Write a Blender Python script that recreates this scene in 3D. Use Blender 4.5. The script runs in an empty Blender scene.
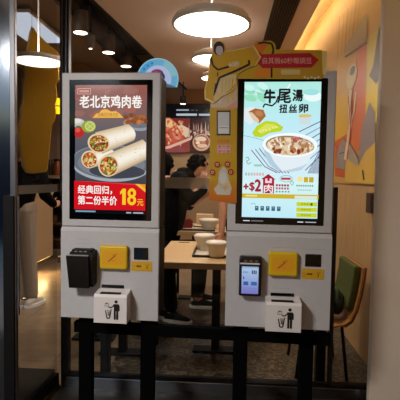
import bpy, bmesh, math, random
from mathutils import Vector, Matrix
from math import sin, cos, pi, radians, atan2
random.seed(7)
C = bpy.context.scene
COL = C.collection

# ------------------------------------------------------------------ camera
H = 1.33
F, PITCH, ROLL, YAW = 440.3, .0535, .0168, .0584
fwd = Vector((-sin(YAW)*cos(PITCH), cos(YAW)*cos(PITCH), -sin(PITCH)))
rt0 = Vector((cos(YAW), sin(YAW), 0)); up0 = rt0.cross(fwd)
RT = rt0*cos(ROLL)+up0*sin(ROLL); UP = -rt0*sin(ROLL)+up0*cos(ROLL)
cam = bpy.data.cameras.new('camera'); co = bpy.data.objects.new('camera', cam); COL.objects.link(co)
m = Matrix((RT, UP, -fwd)).transposed().to_4x4(); m.translation = Vector((0, 0, H)); co.matrix_world = m
cam.sensor_width = 36; cam.sensor_height = 36; cam.lens = F/400*36; cam.clip_start = .02
C.camera = co
O = Vector((0, 0, H))
def ray(px, py): return fwd + RT*((px-200)/F) - UP*((py-200)/F)
def PY(px, py, Y): d = ray(px, py); return O + d*(Y/d.y)
def PX(px, py, X): d = ray(px, py); return O + d*(X/d.x)
def PZ(px, py, z): d = ray(px, py); return O + d*((z-H)/d.z)

# --------------------------------------------------------------- materials
def lin(c):
    return tuple(((v/255)/12.92 if v/255 <= .04045 else ((v/255+.055)/1.055)**2.4) for v in c)
_m = {}
def mat(name, rgb, rough=.5, metal=0, noise=0, scale=20, bump=0, coat=0, stretch=None, trans=0, spec=.5, rgb2=None):
    if name in _m: return _m[name]
    M = bpy.data.materials.new(name); M.use_nodes = True; _m[name] = M
    nt = M.node_tree; b = nt.nodes['Principled BSDF']
    c = lin(rgb)
    b.inputs['Base Color'].default_value = (*c, 1); b.inputs['Roughness'].default_value = rough
    b.inputs['Metallic'].default_value = metal; b.inputs['Coat Weight'].default_value = coat
    b.inputs['Specular IOR Level'].default_value = spec
    if noise or bump:
        tc = nt.nodes.new('ShaderNodeTexCoord'); mp = nt.nodes.new('ShaderNodeMapping'); n = nt.nodes.new('ShaderNodeTexNoise')
        if stretch: mp.inputs['Scale'].default_value = stretch
        n.inputs['Scale'].default_value = scale; n.inputs['Detail'].default_value = 4
        nt.links.new(tc.outputs['Object'], mp.inputs[0]); nt.links.new(mp.outputs[0], n.inputs['Vector'])
        if noise:
            r = nt.nodes.new('ShaderNodeMix'); r.data_type = 'RGBA'
            k = lin(rgb2) if rgb2 else tuple(v*(1-noise) for v in c)
            k2 = c if rgb2 else tuple(min(1, v*(1+noise)) for v in c)
            r.inputs['A'].default_value = (*k, 1); r.inputs['B'].default_value = (*k2, 1)
            cr = nt.nodes.new('ShaderNodeMapRange'); cr.inputs['From Min'].default_value = .3; cr.inputs['From Max'].default_value = .7
            nt.links.new(n.outputs['Fac'], cr.inputs['Value']); nt.links.new(cr.outputs[0], r.inputs['Factor'])
            nt.links.new(r.outputs['Result'], b.inputs['Base Color'])
        if bump:
            bp = nt.nodes.new('ShaderNodeBump'); bp.inputs['Strength'].default_value = bump; bp.inputs['Distance'].default_value = .01
            nt.links.new(n.outputs['Fac'], bp.inputs['Height']); nt.links.new(bp.outputs[0], b.inputs['Normal'])
    return M
def emis(name, rgb, s):
    if name in _m: return _m[name]
    M = mat(name, (20, 20, 20), .4); b = M.node_tree.nodes['Principled BSDF']
    b.inputs['Emission Color'].default_value = (*lin(rgb), 1); b.inputs['Emission Strength'].default_value = s
    return M
def attr_mat(name, strength=0, rough=.35, coat=0, var=0):
    if name in _m: return _m[name]
    M = mat(name, (10, 10, 10), rough, coat=coat); nt = M.node_tree; b = nt.nodes['Principled BSDF']
    a = nt.nodes.new('ShaderNodeAttribute'); a.attribute_name = 'Col'
    if strength:
        nt.links.new(a.outputs['Color'], b.inputs['Emission Color']); b.inputs['Emission Strength'].default_value = strength
    else: nt.links.new(a.outputs['Color'], b.inputs['Base Color'])
    return M
def glass_mat(name, tint=(1, 1, 1), ior=1.25):
    if name in _m: return _m[name]
    M = bpy.data.materials.new(name); M.use_nodes = True; nt = M.node_tree; _m[name] = M
    for n in list(nt.nodes): nt.nodes.remove(n)
    o = nt.nodes.new('ShaderNodeOutputMaterial'); t = nt.nodes.new('ShaderNodeBsdfTransparent'); g = nt.nodes.new('ShaderNodeBsdfGlossy')
    t.inputs['Color'].default_value = (*tint, 1); g.inputs['Roughness'].default_value = .02
    f = nt.nodes.new('ShaderNodeFresnel'); f.inputs['IOR'].default_value = ior
    mx = nt.nodes.new('ShaderNodeMixShader')
    nt.links.new(f.outputs[0], mx.inputs[0]); nt.links.new(t.outputs[0], mx.inputs[1]); nt.links.new(g.outputs[0], mx.inputs[2])
    nt.links.new(mx.outputs[0], o.inputs['Surface'])
    return M
def frost_mat(name, rgb, alpha):
    M = mat(name, rgb, .5); M.node_tree.nodes['Principled BSDF'].inputs['Alpha'].default_value = alpha; return M

# ----------------------------------------------------------------- meshes
def link(name, me, parent=None, mats=()):
    o = bpy.data.objects.new(name, me); COL.objects.link(o)
    for x in mats: me.materials.append(x)
    if parent: o.parent = parent
    return o
class MB:
    def __init__(s): s.bm = bmesh.new(); s.ml = []; s.cur = 0
    def use(s, m):
        if m not in s.ml: s.ml.append(m)
        s.cur = s.ml.index(m); return s
    def _fin(s, geom):
        for f in geom: f.material_index = s.cur
    def box(s, a, b, bev=0, seg=2, rot=None, piv=None):
        a, b = Vector(a), Vector(b)
        r = bmesh.ops.create_cube(s.bm, size=1)
        vs = r['verts']; c = (a+b)/2; d = b-a
        for v in vs: v.co = Vector((v.co.x*abs(d.x), v.co.y*abs(d.y), v.co.z*abs(d.z)))+c
        fs = list({f for v in vs for f in v.link_faces}); s._fin(fs)
        if bev:
            es = list({e for v in vs for e in v.link_edges})
            q = bmesh.ops.bevel(s.bm, geom=es, offset=bev, segments=seg, affect='EDGES', profile=.5)
            s._fin(q['faces']); vs = list({v for f in q['faces'] for v in f.verts} | {v for v in vs if v.is_valid})
        if rot is not None:
            bmesh.ops.rotate(s.bm, verts=[v for v in vs if v.is_valid], cent=piv or c, matrix=rot)
        return s
    def poly(s, pts):
        vs = [s.bm.verts.new(p) for p in pts]; f = s.bm.faces.new(vs); f.material_index = s.cur; return f
    def prism(s, pts, d):
        """closed outline pts (3D) extruded by vector d"""
        d = Vector(d); n = len(pts)
        a = [s.bm.verts.new(p) for p in pts]; b = [s.bm.verts.new(Vector(p)+d) for p in pts]
        fs = [s.bm.faces.new(a[::-1]), s.bm.faces.new(b)]
        for i in range(n): fs.append(s.bm.faces.new((a[i], a[(i+1) % n], b[(i+1) % n], b[i])))
        s._fin(fs); return s
    def tube(s, pts, r, n=10, cap=True):
        pts = [Vector(p) for p in pts]; rs = r if isinstance(r, (list, tuple)) else [r]*len(pts)
        rings = []; prev = None
        for i, p in enumerate(pts):
            t = (pts[min(i+1, len(pts)-1)]-pts[max(i-1, 0)]).normalized()
            u = prev - t*prev.dot(t) if prev else t.orthogonal()
            u.normalize(); prev = u; w = t.cross(u)
            rings.append([s.bm.verts.new(p+(u*cos(2*pi*k/n)+w*sin(2*pi*k/n))*rs[i]) for k in range(n)])
        fs = []
        for a, b in zip(rings, rings[1:]):
            for k in range(n): fs.append(s.bm.faces.new((a[k], a[(k+1) % n], b[(k+1) % n], b[k])))
        if cap: fs += [s.bm.faces.new(rings[0][::-1]), s.bm.faces.new(rings[-1])]
        for f in fs: f.smooth = n > 6
        if cap: fs[-1].smooth = fs[-2].smooth = False
        s._fin(fs); return s
    def lathe(s, prof, c=(0, 0, 0), n=32, sx=1, sy=1):
        c = Vector(c); rings = []
        for r, z in prof:
            rings.append([s.bm.verts.new(c+Vector((max(r, 1e-4)*cos(2*pi*k/n)*sx, max(r, 1e-4)*sin(2*pi*k/n)*sy, z))) for k in range(n)])
        fs = []
        for a, b in zip(rings, rings[1:]):
            for k in range(n): fs.append(s.bm.faces.new((a[k], a[(k+1) % n], b[(k+1) % n], b[k])))
        for f in fs: f.smooth = True
        s._fin(fs); return s
    def ball(s, c, r, sc=(1, 1, 1), n=16, rot=None):
        q = bmesh.ops.create_uvsphere(s.bm, u_segments=n, v_segments=max(6, n//2), radius=r)
        for v in q['verts']:
            p = Vector((v.co.x*sc[0], v.co.y*sc[1], v.co.z*sc[2]))
            v.co = (rot @ p if rot else p) + Vector(c)
        fs = {f for v in q['verts'] for f in v.link_faces}
        for f in fs: f.smooth = True
        s._fin(fs); return s
    def build(s, name, mats=None, parent=None):
        me = bpy.data.meshes.new(name); bmesh.ops.recalc_face_normals(s.bm, faces=s.bm.faces[:]); s.bm.to_mesh(me); s.bm.free()
        ms = mats if isinstance(mats, (list, tuple)) else ([mats] if mats else s.ml)
        return link(name, me, parent, ms)
def tag(o, label, cat, group=None):
    o['label'] = label; o['category'] = cat
    if group: o['group'] = group
    return o
def thing(name, label, cat, loc=(0, 0, 0), rz=0, group=None):
    o = bpy.data.objects.new(name, None); COL.objects.link(o); o.location = loc; o.rotation_euler = (0, 0, rz)
    o.empty_display_size = .1
    return tag(o, label, cat, group)
def struct(o): o['kind'] = 'structure'; return o
def dup(root, loc, rz=None, label=None, group=None):
    r = root.copy(); COL.objects.link(r); r.location = loc
    if rz is not None: r.rotation_euler = (0, 0, rz)
    if label: r['label'] = label
    if group: r['group'] = group
    for ch in root.children:
        c = ch.copy(); COL.objects.link(c); c.parent = r
        for g in ch.children:
            d = g.copy(); COL.objects.link(d); d.parent = c
    return r
def empty_struct(name, loc=(0, 0, 0)):
    o = bpy.data.objects.new(name, None); COL.objects.link(o); o.location = loc; return struct(o)

# ------------------------------------------------------- flat printed art
_tc = {}
def text_geo(s, bold=.0):
    k = (s, bold)
    if k in _tc: return _tc[k]
    cu = bpy.data.curves.new('lettering', 'FONT'); cu.body = s; cu.size = 1; cu.offset = bold; cu.fill_mode = 'FRONT'; cu.resolution_u = 3
    ob = bpy.data.objects.new('lettering', cu); COL.objects.link(ob)
    dg = bpy.context.evaluated_depsgraph_get(); dg.update()
    me = bpy.data.meshes.new_from_object(ob.evaluated_get(dg))
    V = [(v.co.x, v.co.y) for v in me.vertices]; Fs = [tuple(p.vertices) for p in me.polygons]
    bpy.data.objects.remove(ob); bpy.data.curves.remove(cu); bpy.data.meshes.remove(me)
    if V:
        x0 = min(v[0] for v in V); x1 = max(v[0] for v in V); y0 = min(v[1] for v in V); y1 = max(v[1] for v in V)
        V = [((x-x0)/(x1-x0), (y-y0)/(y1-y0)) for x, y in V]
    _tc[k] = (V, Fs); return _tc[k]
class Art:
    """layers of flat colour; pt maps picture (a, b) and a layer height to a 3D point"""
    def __init__(s, pt, step=.00015): s.pt = pt; s.h = 0; s.step = step; s.V = []; s.F = []; s.K = []
    def face(s, pts, col, cols=None):
        i = len(s.V)
        s.V += [s.pt(a, b, s.h) for a, b in pts]; s.F.append(tuple(range(i, i+len(pts))))
        s.K.append([lin(c) for c in cols] if cols else [lin(col)]*len(pts))
    def up(s): s.h += s.step; return s
    def poly(s, pts, col): s.up(); s.face(pts, col); return s
    def rect(s, x0, y0, x1, y1, col): return s.poly([(x0, y0), (x1, y0), (x1, y1), (x0, y1)], col)
    def grad(s, x0, y0, x1, y1, c0, c1): s.up(); s.face([(x0, y0), (x1, y0), (x1, y1), (x0, y1)], None, [c0, c0, c1, c1]); return s
    def ell(s, cx, cy, rx, ry, col, rot=0, n=28, up=True, clip=None):
        if up: s.up()
        pts = []
        for k in range(n):
            a = 2*pi*k/n; x = rx*cos(a); y = ry*sin(a)
            q = [cx+x*cos(rot)-y*sin(rot), cy+x*sin(rot)+y*cos(rot)]
            if clip: q[0] = min(max(q[0], clip[0]), clip[2]); q[1] = min(max(q[1], clip[1]), clip[3])
            pts.append(tuple(q))
        s.face(pts, col); return s
    def ring(s, cx, cy, rx, ry, w, col, n=28, a0=0, a1=2*pi):
        s.up()
        for k in range(n):
            a = a0+(a1-a0)*k/n; b = a0+(a1-a0)*(k+1)/n
            s.face([(cx+rx*cos(a), cy+ry*sin(a)), (cx+rx*cos(b), cy+ry*sin(b)), (cx+(rx-w)*cos(b), cy+(ry-w)*sin(b)), (cx+(rx-w)*cos(a), cy+(ry-w)*sin(a))], col)
        return s
    def line(s, pts, w, col):
        s.up()
        for (x0, y0), (x1, y1) in zip(pts, pts[1:]):
            l = math.hypot(x1-x0, y1-y0) or 1; nx, ny = -(y1-y0)/l*w/2, (x1-x0)/l*w/2
            s.face([(x0+nx, y0+ny), (x1+nx, y1+ny), (x1-nx, y1-ny), (x0-nx, y0-ny)], col)
        return s
    def text(s, t, x0, y0, x1, y1, col, bold=.02):
        V, Fs = text_geo(t, 0); e = bold*min(abs(y1-y0), 10)*.75
        for ox, oy in (((0, 0),) if not bold else ((-e, 0), (e, 0), (0, -e), (0, e))):
            s.h += s.step*.3
            for f in Fs: s.face([(x0+V[i][0]*(x1-x0)+ox, y1-V[i][1]*(y1-y0)+oy) for i in f], col)
        return s
    def blobs(s, n, fn, r, cols, rs=None):
        R = rs or random
        for _ in range(n):
            s.h += s.step*.06
            x, y = fn(R); q = r*(.6+.8*R.random())
            s.ell(x, y, q, q*(.5+.5*R.random()), R.choice(cols), R.random()*3, 7, up=False)
        return s
    def build(s, name, m, parent=None):
        me = bpy.data.meshes.new(name); me.from_pydata([tuple(v) for v in s.V], [], s.F)
        at = me.color_attributes.new('Col', 'FLOAT_COLOR', 'CORNER'); i = 0
        for k in s.K:
            for c in k: at.data[i].color = (*c, 1); i += 1
        return link(name, me, parent, [m])

# --------------------------------------------------------------- bodies
def fuse(parts, name, m, parent=None, voxel=.012, smooth=2):
    """parts: list of (p, q, r0, r1) tapered limbs or (c, r, scale[, rot]) lumps, fused into ONE surface"""
    b = MB()
    for p in parts:
        if len(p) == 4 and not isinstance(p[1], (int, float)):
            a, c, r0, r1 = Vector(p[0]), Vector(p[1]), p[2], p[3]
            b.tube([a, c], [r0, r1], 12); b.ball(a, r0, n=12); b.ball(c, r1, n=12)
        else: b.ball(p[0], p[1], p[2], n=20, rot=(p[3] if len(p) > 3 else None))
    o = b.build(name, m, parent)
    md = o.modifiers.new('r', 'REMESH'); md.mode = 'VOXEL'; md.voxel_size = voxel; md.use_smooth_shade = True
    sm = o.modifiers.new('s', 'SMOOTH'); sm.iterations = smooth; sm.factor = .5
    dg = bpy.context.evaluated_depsgraph_get(); dg.update()
    me = bpy.data.meshes.new_from_object(o.evaluated_get(dg)); o.modifiers.clear(); o.data = me
    for f in me.polygons: f.use_smooth = True
    return o
def hand_parts(w, d, side, curl=.5):
    """palm + five fingers from wrist w, along d; side = thumb direction"""
    w, d, side = Vector(w), Vector(d).normalized(), Vector(side).normalized(); nrm = d.cross(side).normalized()
    ps = [(w, w+d*.075, .024, .03), (w+d*.03+side*.018, w+d*.08+side*.026, .018, .014), (w+d*.03-side*.018, w+d*.075-side*.028, .018, .013)]
    for k, L in enumerate((.062, .07, .066, .052)):
        b = w+d*(.082-.004*abs(k-1))+side*(.028-.0185*k)
        d1 = (d*cos(curl)+nrm*sin(curl)).normalized(); d2 = (d*cos(2*curl)+nrm*sin(2*curl)).normalized()
        m1 = b+d1*L*.5; ps += [(b, m1, .0085, .008), (m1, m1+d2*L*.5, .008, .0068)]
    t = w+d*.025+side*.026; t1 = t+(d*.6+side*.8)*.035
    ps += [(t, t1, .0115, .0095), (t1, t1+(d*.9+side*.3+nrm*.4)*.03, .0095, .008)]
    return ps
def head_parts(c, face, up=Vector((0, 0, 1)), s=1.0):
    c, f = Vector(c), Vector(face).normalized(); sd = f.cross(up).normalized(); u = sd.cross(f)
    R = Matrix((sd, f, u)).transposed()
    ps = [(c, .1*s, (.74, .93, 1.08), R), (c+f*.025*s-u*.05*s, .07*s, (.78, .9, .95), R), (c+f*.095*s-u*.012*s, .014*s, (.9, 1, 1.7), R),
          (c+f*.082*s-u*.05*s, .016*s, (1.5, .7, .5), R), (c+f*.07*s-u*.085*s, .024*s, (1, 1, .8), R)]
    for k in (-1, 1): ps += [(c+sd*k*.077*s-u*.005*s, .022*s, (.35, .7, 1.2), R)]
    return ps

def hair_parts(c, r, n=26, sc=(1, 1, 1), seed=1, low=-.25):
    R = random.Random(seed); c = Vector(c); ps = []
    for k in range(n):
        a = R.random()*2*pi; z = R.uniform(low, 1); q = math.sqrt(1-z*z)
        ps.append((c+Vector((cos(a)*q*sc[0], sin(a)*q*sc[1], z*sc[2]))*r*.86, r*R.uniform(.2, .32), (1, 1, .8)))
    return ps
# ================================================================ SETTING
CEIL = 2.9
M_ceil = mat('painted_ceiling', (236, 216, 204), .8, noise=.04, scale=3)
M_dark = mat('dark_ceiling', (38, 33, 30), .9, noise=.2, scale=4)
M_wood = mat('oak_panel', (196, 154, 104), .5, noise=.14, scale=6, stretch=(6, 6, .5))
M_black = mat('black_steel', (8, 7, 8), .6, spec=.25)
M_beige = mat('beige_laminate', (176, 146, 112), .45, noise=.04, scale=2)
M_steel = mat('brushed_steel', (150, 152, 158), .25, 1, bump=.05, scale=30, stretch=(1, 1, 30))

def floor_mat():
    M = mat('floor_tiles', (128, 106, 82), .3); nt = M.node_tree; b = nt.nodes['Principled BSDF']
    tc = nt.nodes.new('ShaderNodeTexCoord'); br = nt.nodes.new('ShaderNodeTexBrick'); n = nt.nodes.new('ShaderNodeTexNoise'); mx = nt.nodes.new('ShaderNodeMix'); mx.data_type = 'RGBA'; mx.blend_type = 'MULTIPLY'
    br.inputs['Scale'].default_value = 1; br.inputs['Brick Width'].default_value = 1.2; br.inputs['Row Height'].default_value = .6
    br.inputs['Mortar Size'].default_value = .004; br.offset = .5
    br.inputs['Color1'].default_value = (*lin((150, 128, 104)), 1); br.inputs['Color2'].default_value = (*lin((138, 117, 94)), 1); br.inputs['Mortar'].default_value = (*lin((90, 74, 60)), 1)
    n.inputs['Scale'].default_value = 7; n.inputs['Detail'].default_value = 8
    cr = nt.nodes.new('ShaderNodeMapRange'); cr.inputs['From Min'].default_value = .35; cr.inputs['From Max'].default_value = .65; cr.inputs['To Min'].default_value = .75; cr.inputs['To Max'].default_value = 1.1
    nt.links.new(tc.outputs['Object'], br.inputs['Vector']); nt.links.new(tc.outputs['Object'], n.inputs['Vector'])
    nt.links.new(n.outputs['Fac'], cr.inputs['Value']); nt.links.new(br.outputs['Color'], mx.inputs['A']); nt.links.new(cr.outputs[0], mx.inputs['B'])
    mx.inputs['Factor'].default_value = 1; nt.links.new(mx.outputs['Result'], b.inputs['Base Color'])
    return M
def terrazzo_mat():
    M = mat('speckled_floor', (58, 50, 42), .35); nt = M.node_tree; b = nt.nodes['Principled BSDF']
    tc = nt.nodes.new('ShaderNodeTexCoord'); v = nt.nodes.new('ShaderNodeTexVoronoi'); v.inputs['Scale'].default_value = 55
    hs = nt.nodes.new('ShaderNodeSeparateColor'); cr = nt.nodes.new('ShaderNodeValToRGB')
    cr.color_ramp.elements[0].color = (*lin((34, 29, 24)), 1); cr.color_ramp.elements[1].color = (*lin((112, 100, 84)), 1)
    cr.color_ramp.elements[0].position = .35
    nt.links.new(tc.outputs['Object'], v.inputs['Vector']); nt.links.new(v.outputs['Color'], hs.inputs[0]); nt.links.new(hs.outputs[0], cr.inputs['Fac']); nt.links.new(cr.outputs['Color'], b.inputs['Base Color'])
    return M
b = MB(); b.box((-6, -4, -.1), (2.4, 9, 0)); struct(b.build('floor', floor_mat()))
# ceiling soffit with its left edge running diagonally; recess over the wall on the right
Lc = [PZ(94, 0, CEIL), PZ(203, 104, CEIL)]
dx = (Lc[1].x-Lc[0].x)/(Lc[1].y-Lc[0].y)
def edge_x(Y): return Lc[0].x+dx*(Y-Lc[0].y)
RX = .80; WX = 1.03
b = MB()
b.prism([(edge_x(-4), -4, CEIL), (RX, -4, CEIL), (RX, 9, CEIL), (edge_x(9), 9, CEIL)], (0, 0, .12))
struct(b.build('ceiling', M_ceil))
b = MB(); b.prism([(edge_x(-4)-.03, -4, CEIL-.015), (edge_x(-4), -4, CEIL-.015), (edge_x(9), 9, CEIL-.015), (edge_x(9)-.03, 9, CEIL-.015)], (0, 0, .6))
struct(b.build('trim_1', M_black))
b = MB(); b.box((-6, -4, 3.5), (1.2, 9, 3.6)); struct(b.build('ceiling_void', M_dark))
M_cove = mat('cove_paint', (238, 222, 180), .8)
b = MB(); b.box((RX-.02, -4, 3.12), (2.4, 9, 3.2)); struct(b.build('ceiling_cove', M_cove))
b = MB(); b.box((RX-.04, -4, CEIL+.12), (RX, 9, 3.12)); struct(b.build('ceiling_cove_side', M_cove))
b = MB(); b.box((WX, 2.6, 0), (WX+.15, 9, 3.12)); struct(b.build('wall_right', M_wood))
b = MB(); b.box((-6, 8.0, 0), (2.4, 8.15, 3.5)); struct(b.build('wall_back', M_beige))
b = MB(); b.box((-6.1, -4, 0), (-6, 9, 3.5)); struct(b.build('wall_left', mat('white_tiles', (196, 178, 160), .4)))
b = MB(); b.box((2.3, -4, 0), (2.4, 9, 3.12)); struct(b.build('wall_side', M_beige))
# storefront behind the viewer: wall with a street opening
b = MB()
b.box((-6, -1.3, 0), (-4.6, -1.2, 3.5)); b.box((-1.2, -1.3, 0), (2.4, -1.2, 3.5)); b.box((-4.6, -1.3, 2.88), (-1.2, -1.2, 3.5))
struct(b.build('wall_front', M_beige))
# speckled floor area beneath the dining side
a = [PZ(128, 338, .0), PZ(340, 343, .0)]
b = MB(); b.box((-.78, 2.82, 0), (WX, 4.6, .004)); struct(b.build('floor_inlay', terrazzo_mat()))
# entrance mat (dark) at the doorway
YP = PZ(110, 388, 0).y
matt = MB(); matt.box((-3.2, .6, 0), (-1.13, PZ(40, 370, 0).y, .012), .004)
tag(matt.build('door_mat', mat('dark_rubber', (38, 30, 22), .85, bump=.3, scale=120)), 'dark brown rubber entrance mat beyond the left glass door', 'mat')
fm = MB(); fm.box((-1.03, .6, 0), (1.3, YP-.03, .006)); struct(fm.build('floor_threshold', mat('dark_floor_slab', (34, 29, 24), .5, noise=.2, scale=30)))

# ---- glass partition behind the kiosks
XP = PY(66, 200, YP).x
win = empty_struct('window_1', (0, YP, 0))
b = MB(); b.box((XP, -.005, .05), (.9, .005, 2.88)); b.build('glass_pane', glass_mat('clear_glass', (.93, .93, .92)), win)
zt = PY(190, 177.5, YP).z; zb = PY(190, 188.5, YP).z
b = MB(); b.box((XP+.05, -.008, zb), (.42, -.0055, zt)); b.build('frosted_band', frost_mat('frosted_film', (226, 222, 214), .5), win)
b = MB().use(M_steel); b.box((XP, -.03, 0), (.9, .03, .075), .004); b.use(M_black); b.box((XP, -.032, .075), (.9, .032, .088)); b.build('bottom_rail', None, win)
for px in (105.5, 320):
    x = PY(px, 360, YP+.06).x; b = MB(); b.box((x-.028, .035, 0), (x+.028, .09, .62), .003); b.build('post', M_black, win)
x = PY(333.8, 240, YP).x; b = MB(); b.box((x-.011, -.02, .088), (x+.011, .02, 1.28), .002); b.build('post', mat('dark_brown_strip', (40, 26, 18), .5), win)  # thin dark brown upright strip right of the kiosks
# corner post: black core with chrome face tubes
cp = empty_struct('trim_3', (XP, YP, 0))
b = MB(); b.box((-.024, -.024, 0), (.024, .024, 2.9), .003); b.build('post', mat('gunmetal', (52, 54, 56), .4, .6), cp)
b = MB(); b.box((-.026, -.036, 1.2), (-.008, -.024, 2.9), .003); b.box((.004, -.036, 1.2), (.018, -.024, 2.9), .003); b.build('chrome_strip', M_steel, cp)
# ---- glass door to the left, coming toward the viewer
DA = PY(17, 200, 2.2); DB = Vector((XP-.05, YP-.03, 0))
dr = empty_struct('door_1', (DA.x, DA.y, 0)); dv = Vector((DB.x-DA.x, DB.y-DA.y, 0)); L = dv.length; dr.rotation_euler = (0, 0, atan2(dv.y, dv.x))
b = MB(); b.box((0, -.005, .1), (L, .005, 2.9)); b.build('glass_pane', glass_mat('smoky_glass', (.9, .89, .88), 1.06), dr)
b = MB(); b.box((.0, -.0085, 1.222), (L, -.0055, 1.268)); b.build('frosted_band', _m['frosted_film'], dr)
b = MB(); b.box((0, -.02, 0), (L, .02, .10), .003); b.build('bottom_rail', M_black, dr)
b = MB(); b.box((0, -.026, .0), (L, -.0205, .03), .001); b.build('rail_edge', mat('brass_edge', (150, 125, 70), .35, 1), dr)
st = empty_struct('door_2', (0, 0, 0))
q0, q1 = PY(10, 200, 2.10), PY(15.5, 200, 2.10)
b = MB(); b.box((q0.x, 2.10, 0), (q1.x, 2.125, 2.9), .003); b.build('stile', mat('satin_steel', (150, 148, 152), .32, 1), st)
b = MB(); b.box((q1.x, 2.105, .62), (q1.x+.012, 2.12, 1.22), .004); b.build('pull_bar', M_steel, st)
# lower black cladding and mirror-dark side leaf
b = MB(); b.box((q0.x-.03, 2.085, 0), (q1.x-.004, 2.10, 1.22), .002); b.build('cladding', M_black, st)
b = MB(); b.prism([(q0.x-.001, 2.13, .0), (q0.x-.9, 2.04, .0), (q0.x-.9, 2.05, .0), (q0.x-.001, 2.14, 0)], (0, 0, 2.9))
b.build('side_panel', mat('dark_mirror_panel', (140, 146, 156), .12, 1), st)
# ---- beige pillar on the right
pxl = PY(382, 60, 2.5).x
b = MB(); b.box((pxl, 2.5, 0), (2.3, 2.55, 3.15), .004); struct(b.build('wall_pillar', mat('pillar_paint', (240, 224, 206), .55, noise=.02, scale=2)))

# ceiling louvre
q = [PZ(276, 0, CEIL), PZ(300, 0, CEIL), PZ(278, 49, CEIL), PZ(261, 49, CEIL)]
x0, x1, y0, y1 = (q[0].x+q[3].x)/2, (q[1].x+q[2].x)/2, 2.6, q[2].y
v = thing('ceiling_vent', 'long dark slatted air grille set in the brown ceiling', 'vent', ((x0+x1)/2, (y0+y1)/2, CEIL))
w, l = (x1-x0)/2, (y1-y0)/2
b = MB(); b.box((-w, -l, -.006), (w, l, -.001)); b.build('backing', mat('vent_dark', (26, 20, 17), .8), v)
for k in range(8):
    x = -w+(k+.5)*2*w/8; b = MB(); b.box((x-.006, -l, -.02), (x+.006, l, -.006)); b.build('slat', mat('vent_slat', (58, 44, 36), .6), v)
b = MB(); b.box((-w-.01, -l-.01, -.012), (-w, l+.01, -.001)); b.box((w, -l-.01, -.012), (w+.01, l+.01, -.001)); b.box((-w, l, -.012), (w, l+.01, -.001)); b.build('frame', _m['vent_slat'], v)

# ================================================================ KIOSKS
KA = (-.5797, 2.1779, -.0264); KB = (.259, 2.1336, -.0377)
ZT, ZF, ZB = 1.8358, 1.0673, .6003
ka, kb = KA, KB
def kmap(K, off=0):
    """picture px -> local (x, z) on the face plane of kiosk K"""
    X, Y, a = K; n = Vector((-sin(a), cos(a), 0)); ux = Vector((cos(a), sin(a), 0)); P0 = Vector((X, Y, 0))+n*off
    def f(px, py):
        d = ray(px, py); t = (P0-O).dot(n)/d.dot(n); p = O+d*t-P0
        return p.dot(ux), p.z
    return f
fa, fb = kmap(KA), kmap(KB)
M_white = mat('kiosk_white', (188, 186, 188), .42, noise=.02, scale=40)
M_whbin = mat('bin_white', (222, 216, 214), .38)
M_yel = mat('yellow_plastic', (218, 178, 14), .35)
M_bez = mat('black_glass', (4, 4, 5), .06, coat=.3)
A_print = attr_mat('printed_art', 0, .45)
A_screen = attr_mat('screen_art', .64, .12)
A_screen2 = attr_mat('bright_screen_art', .68, .12)

def pmap(y0):   # local art plane: picture px taken as local map result
    return lambda a, b, h: (a, y0-h, b)

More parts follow.
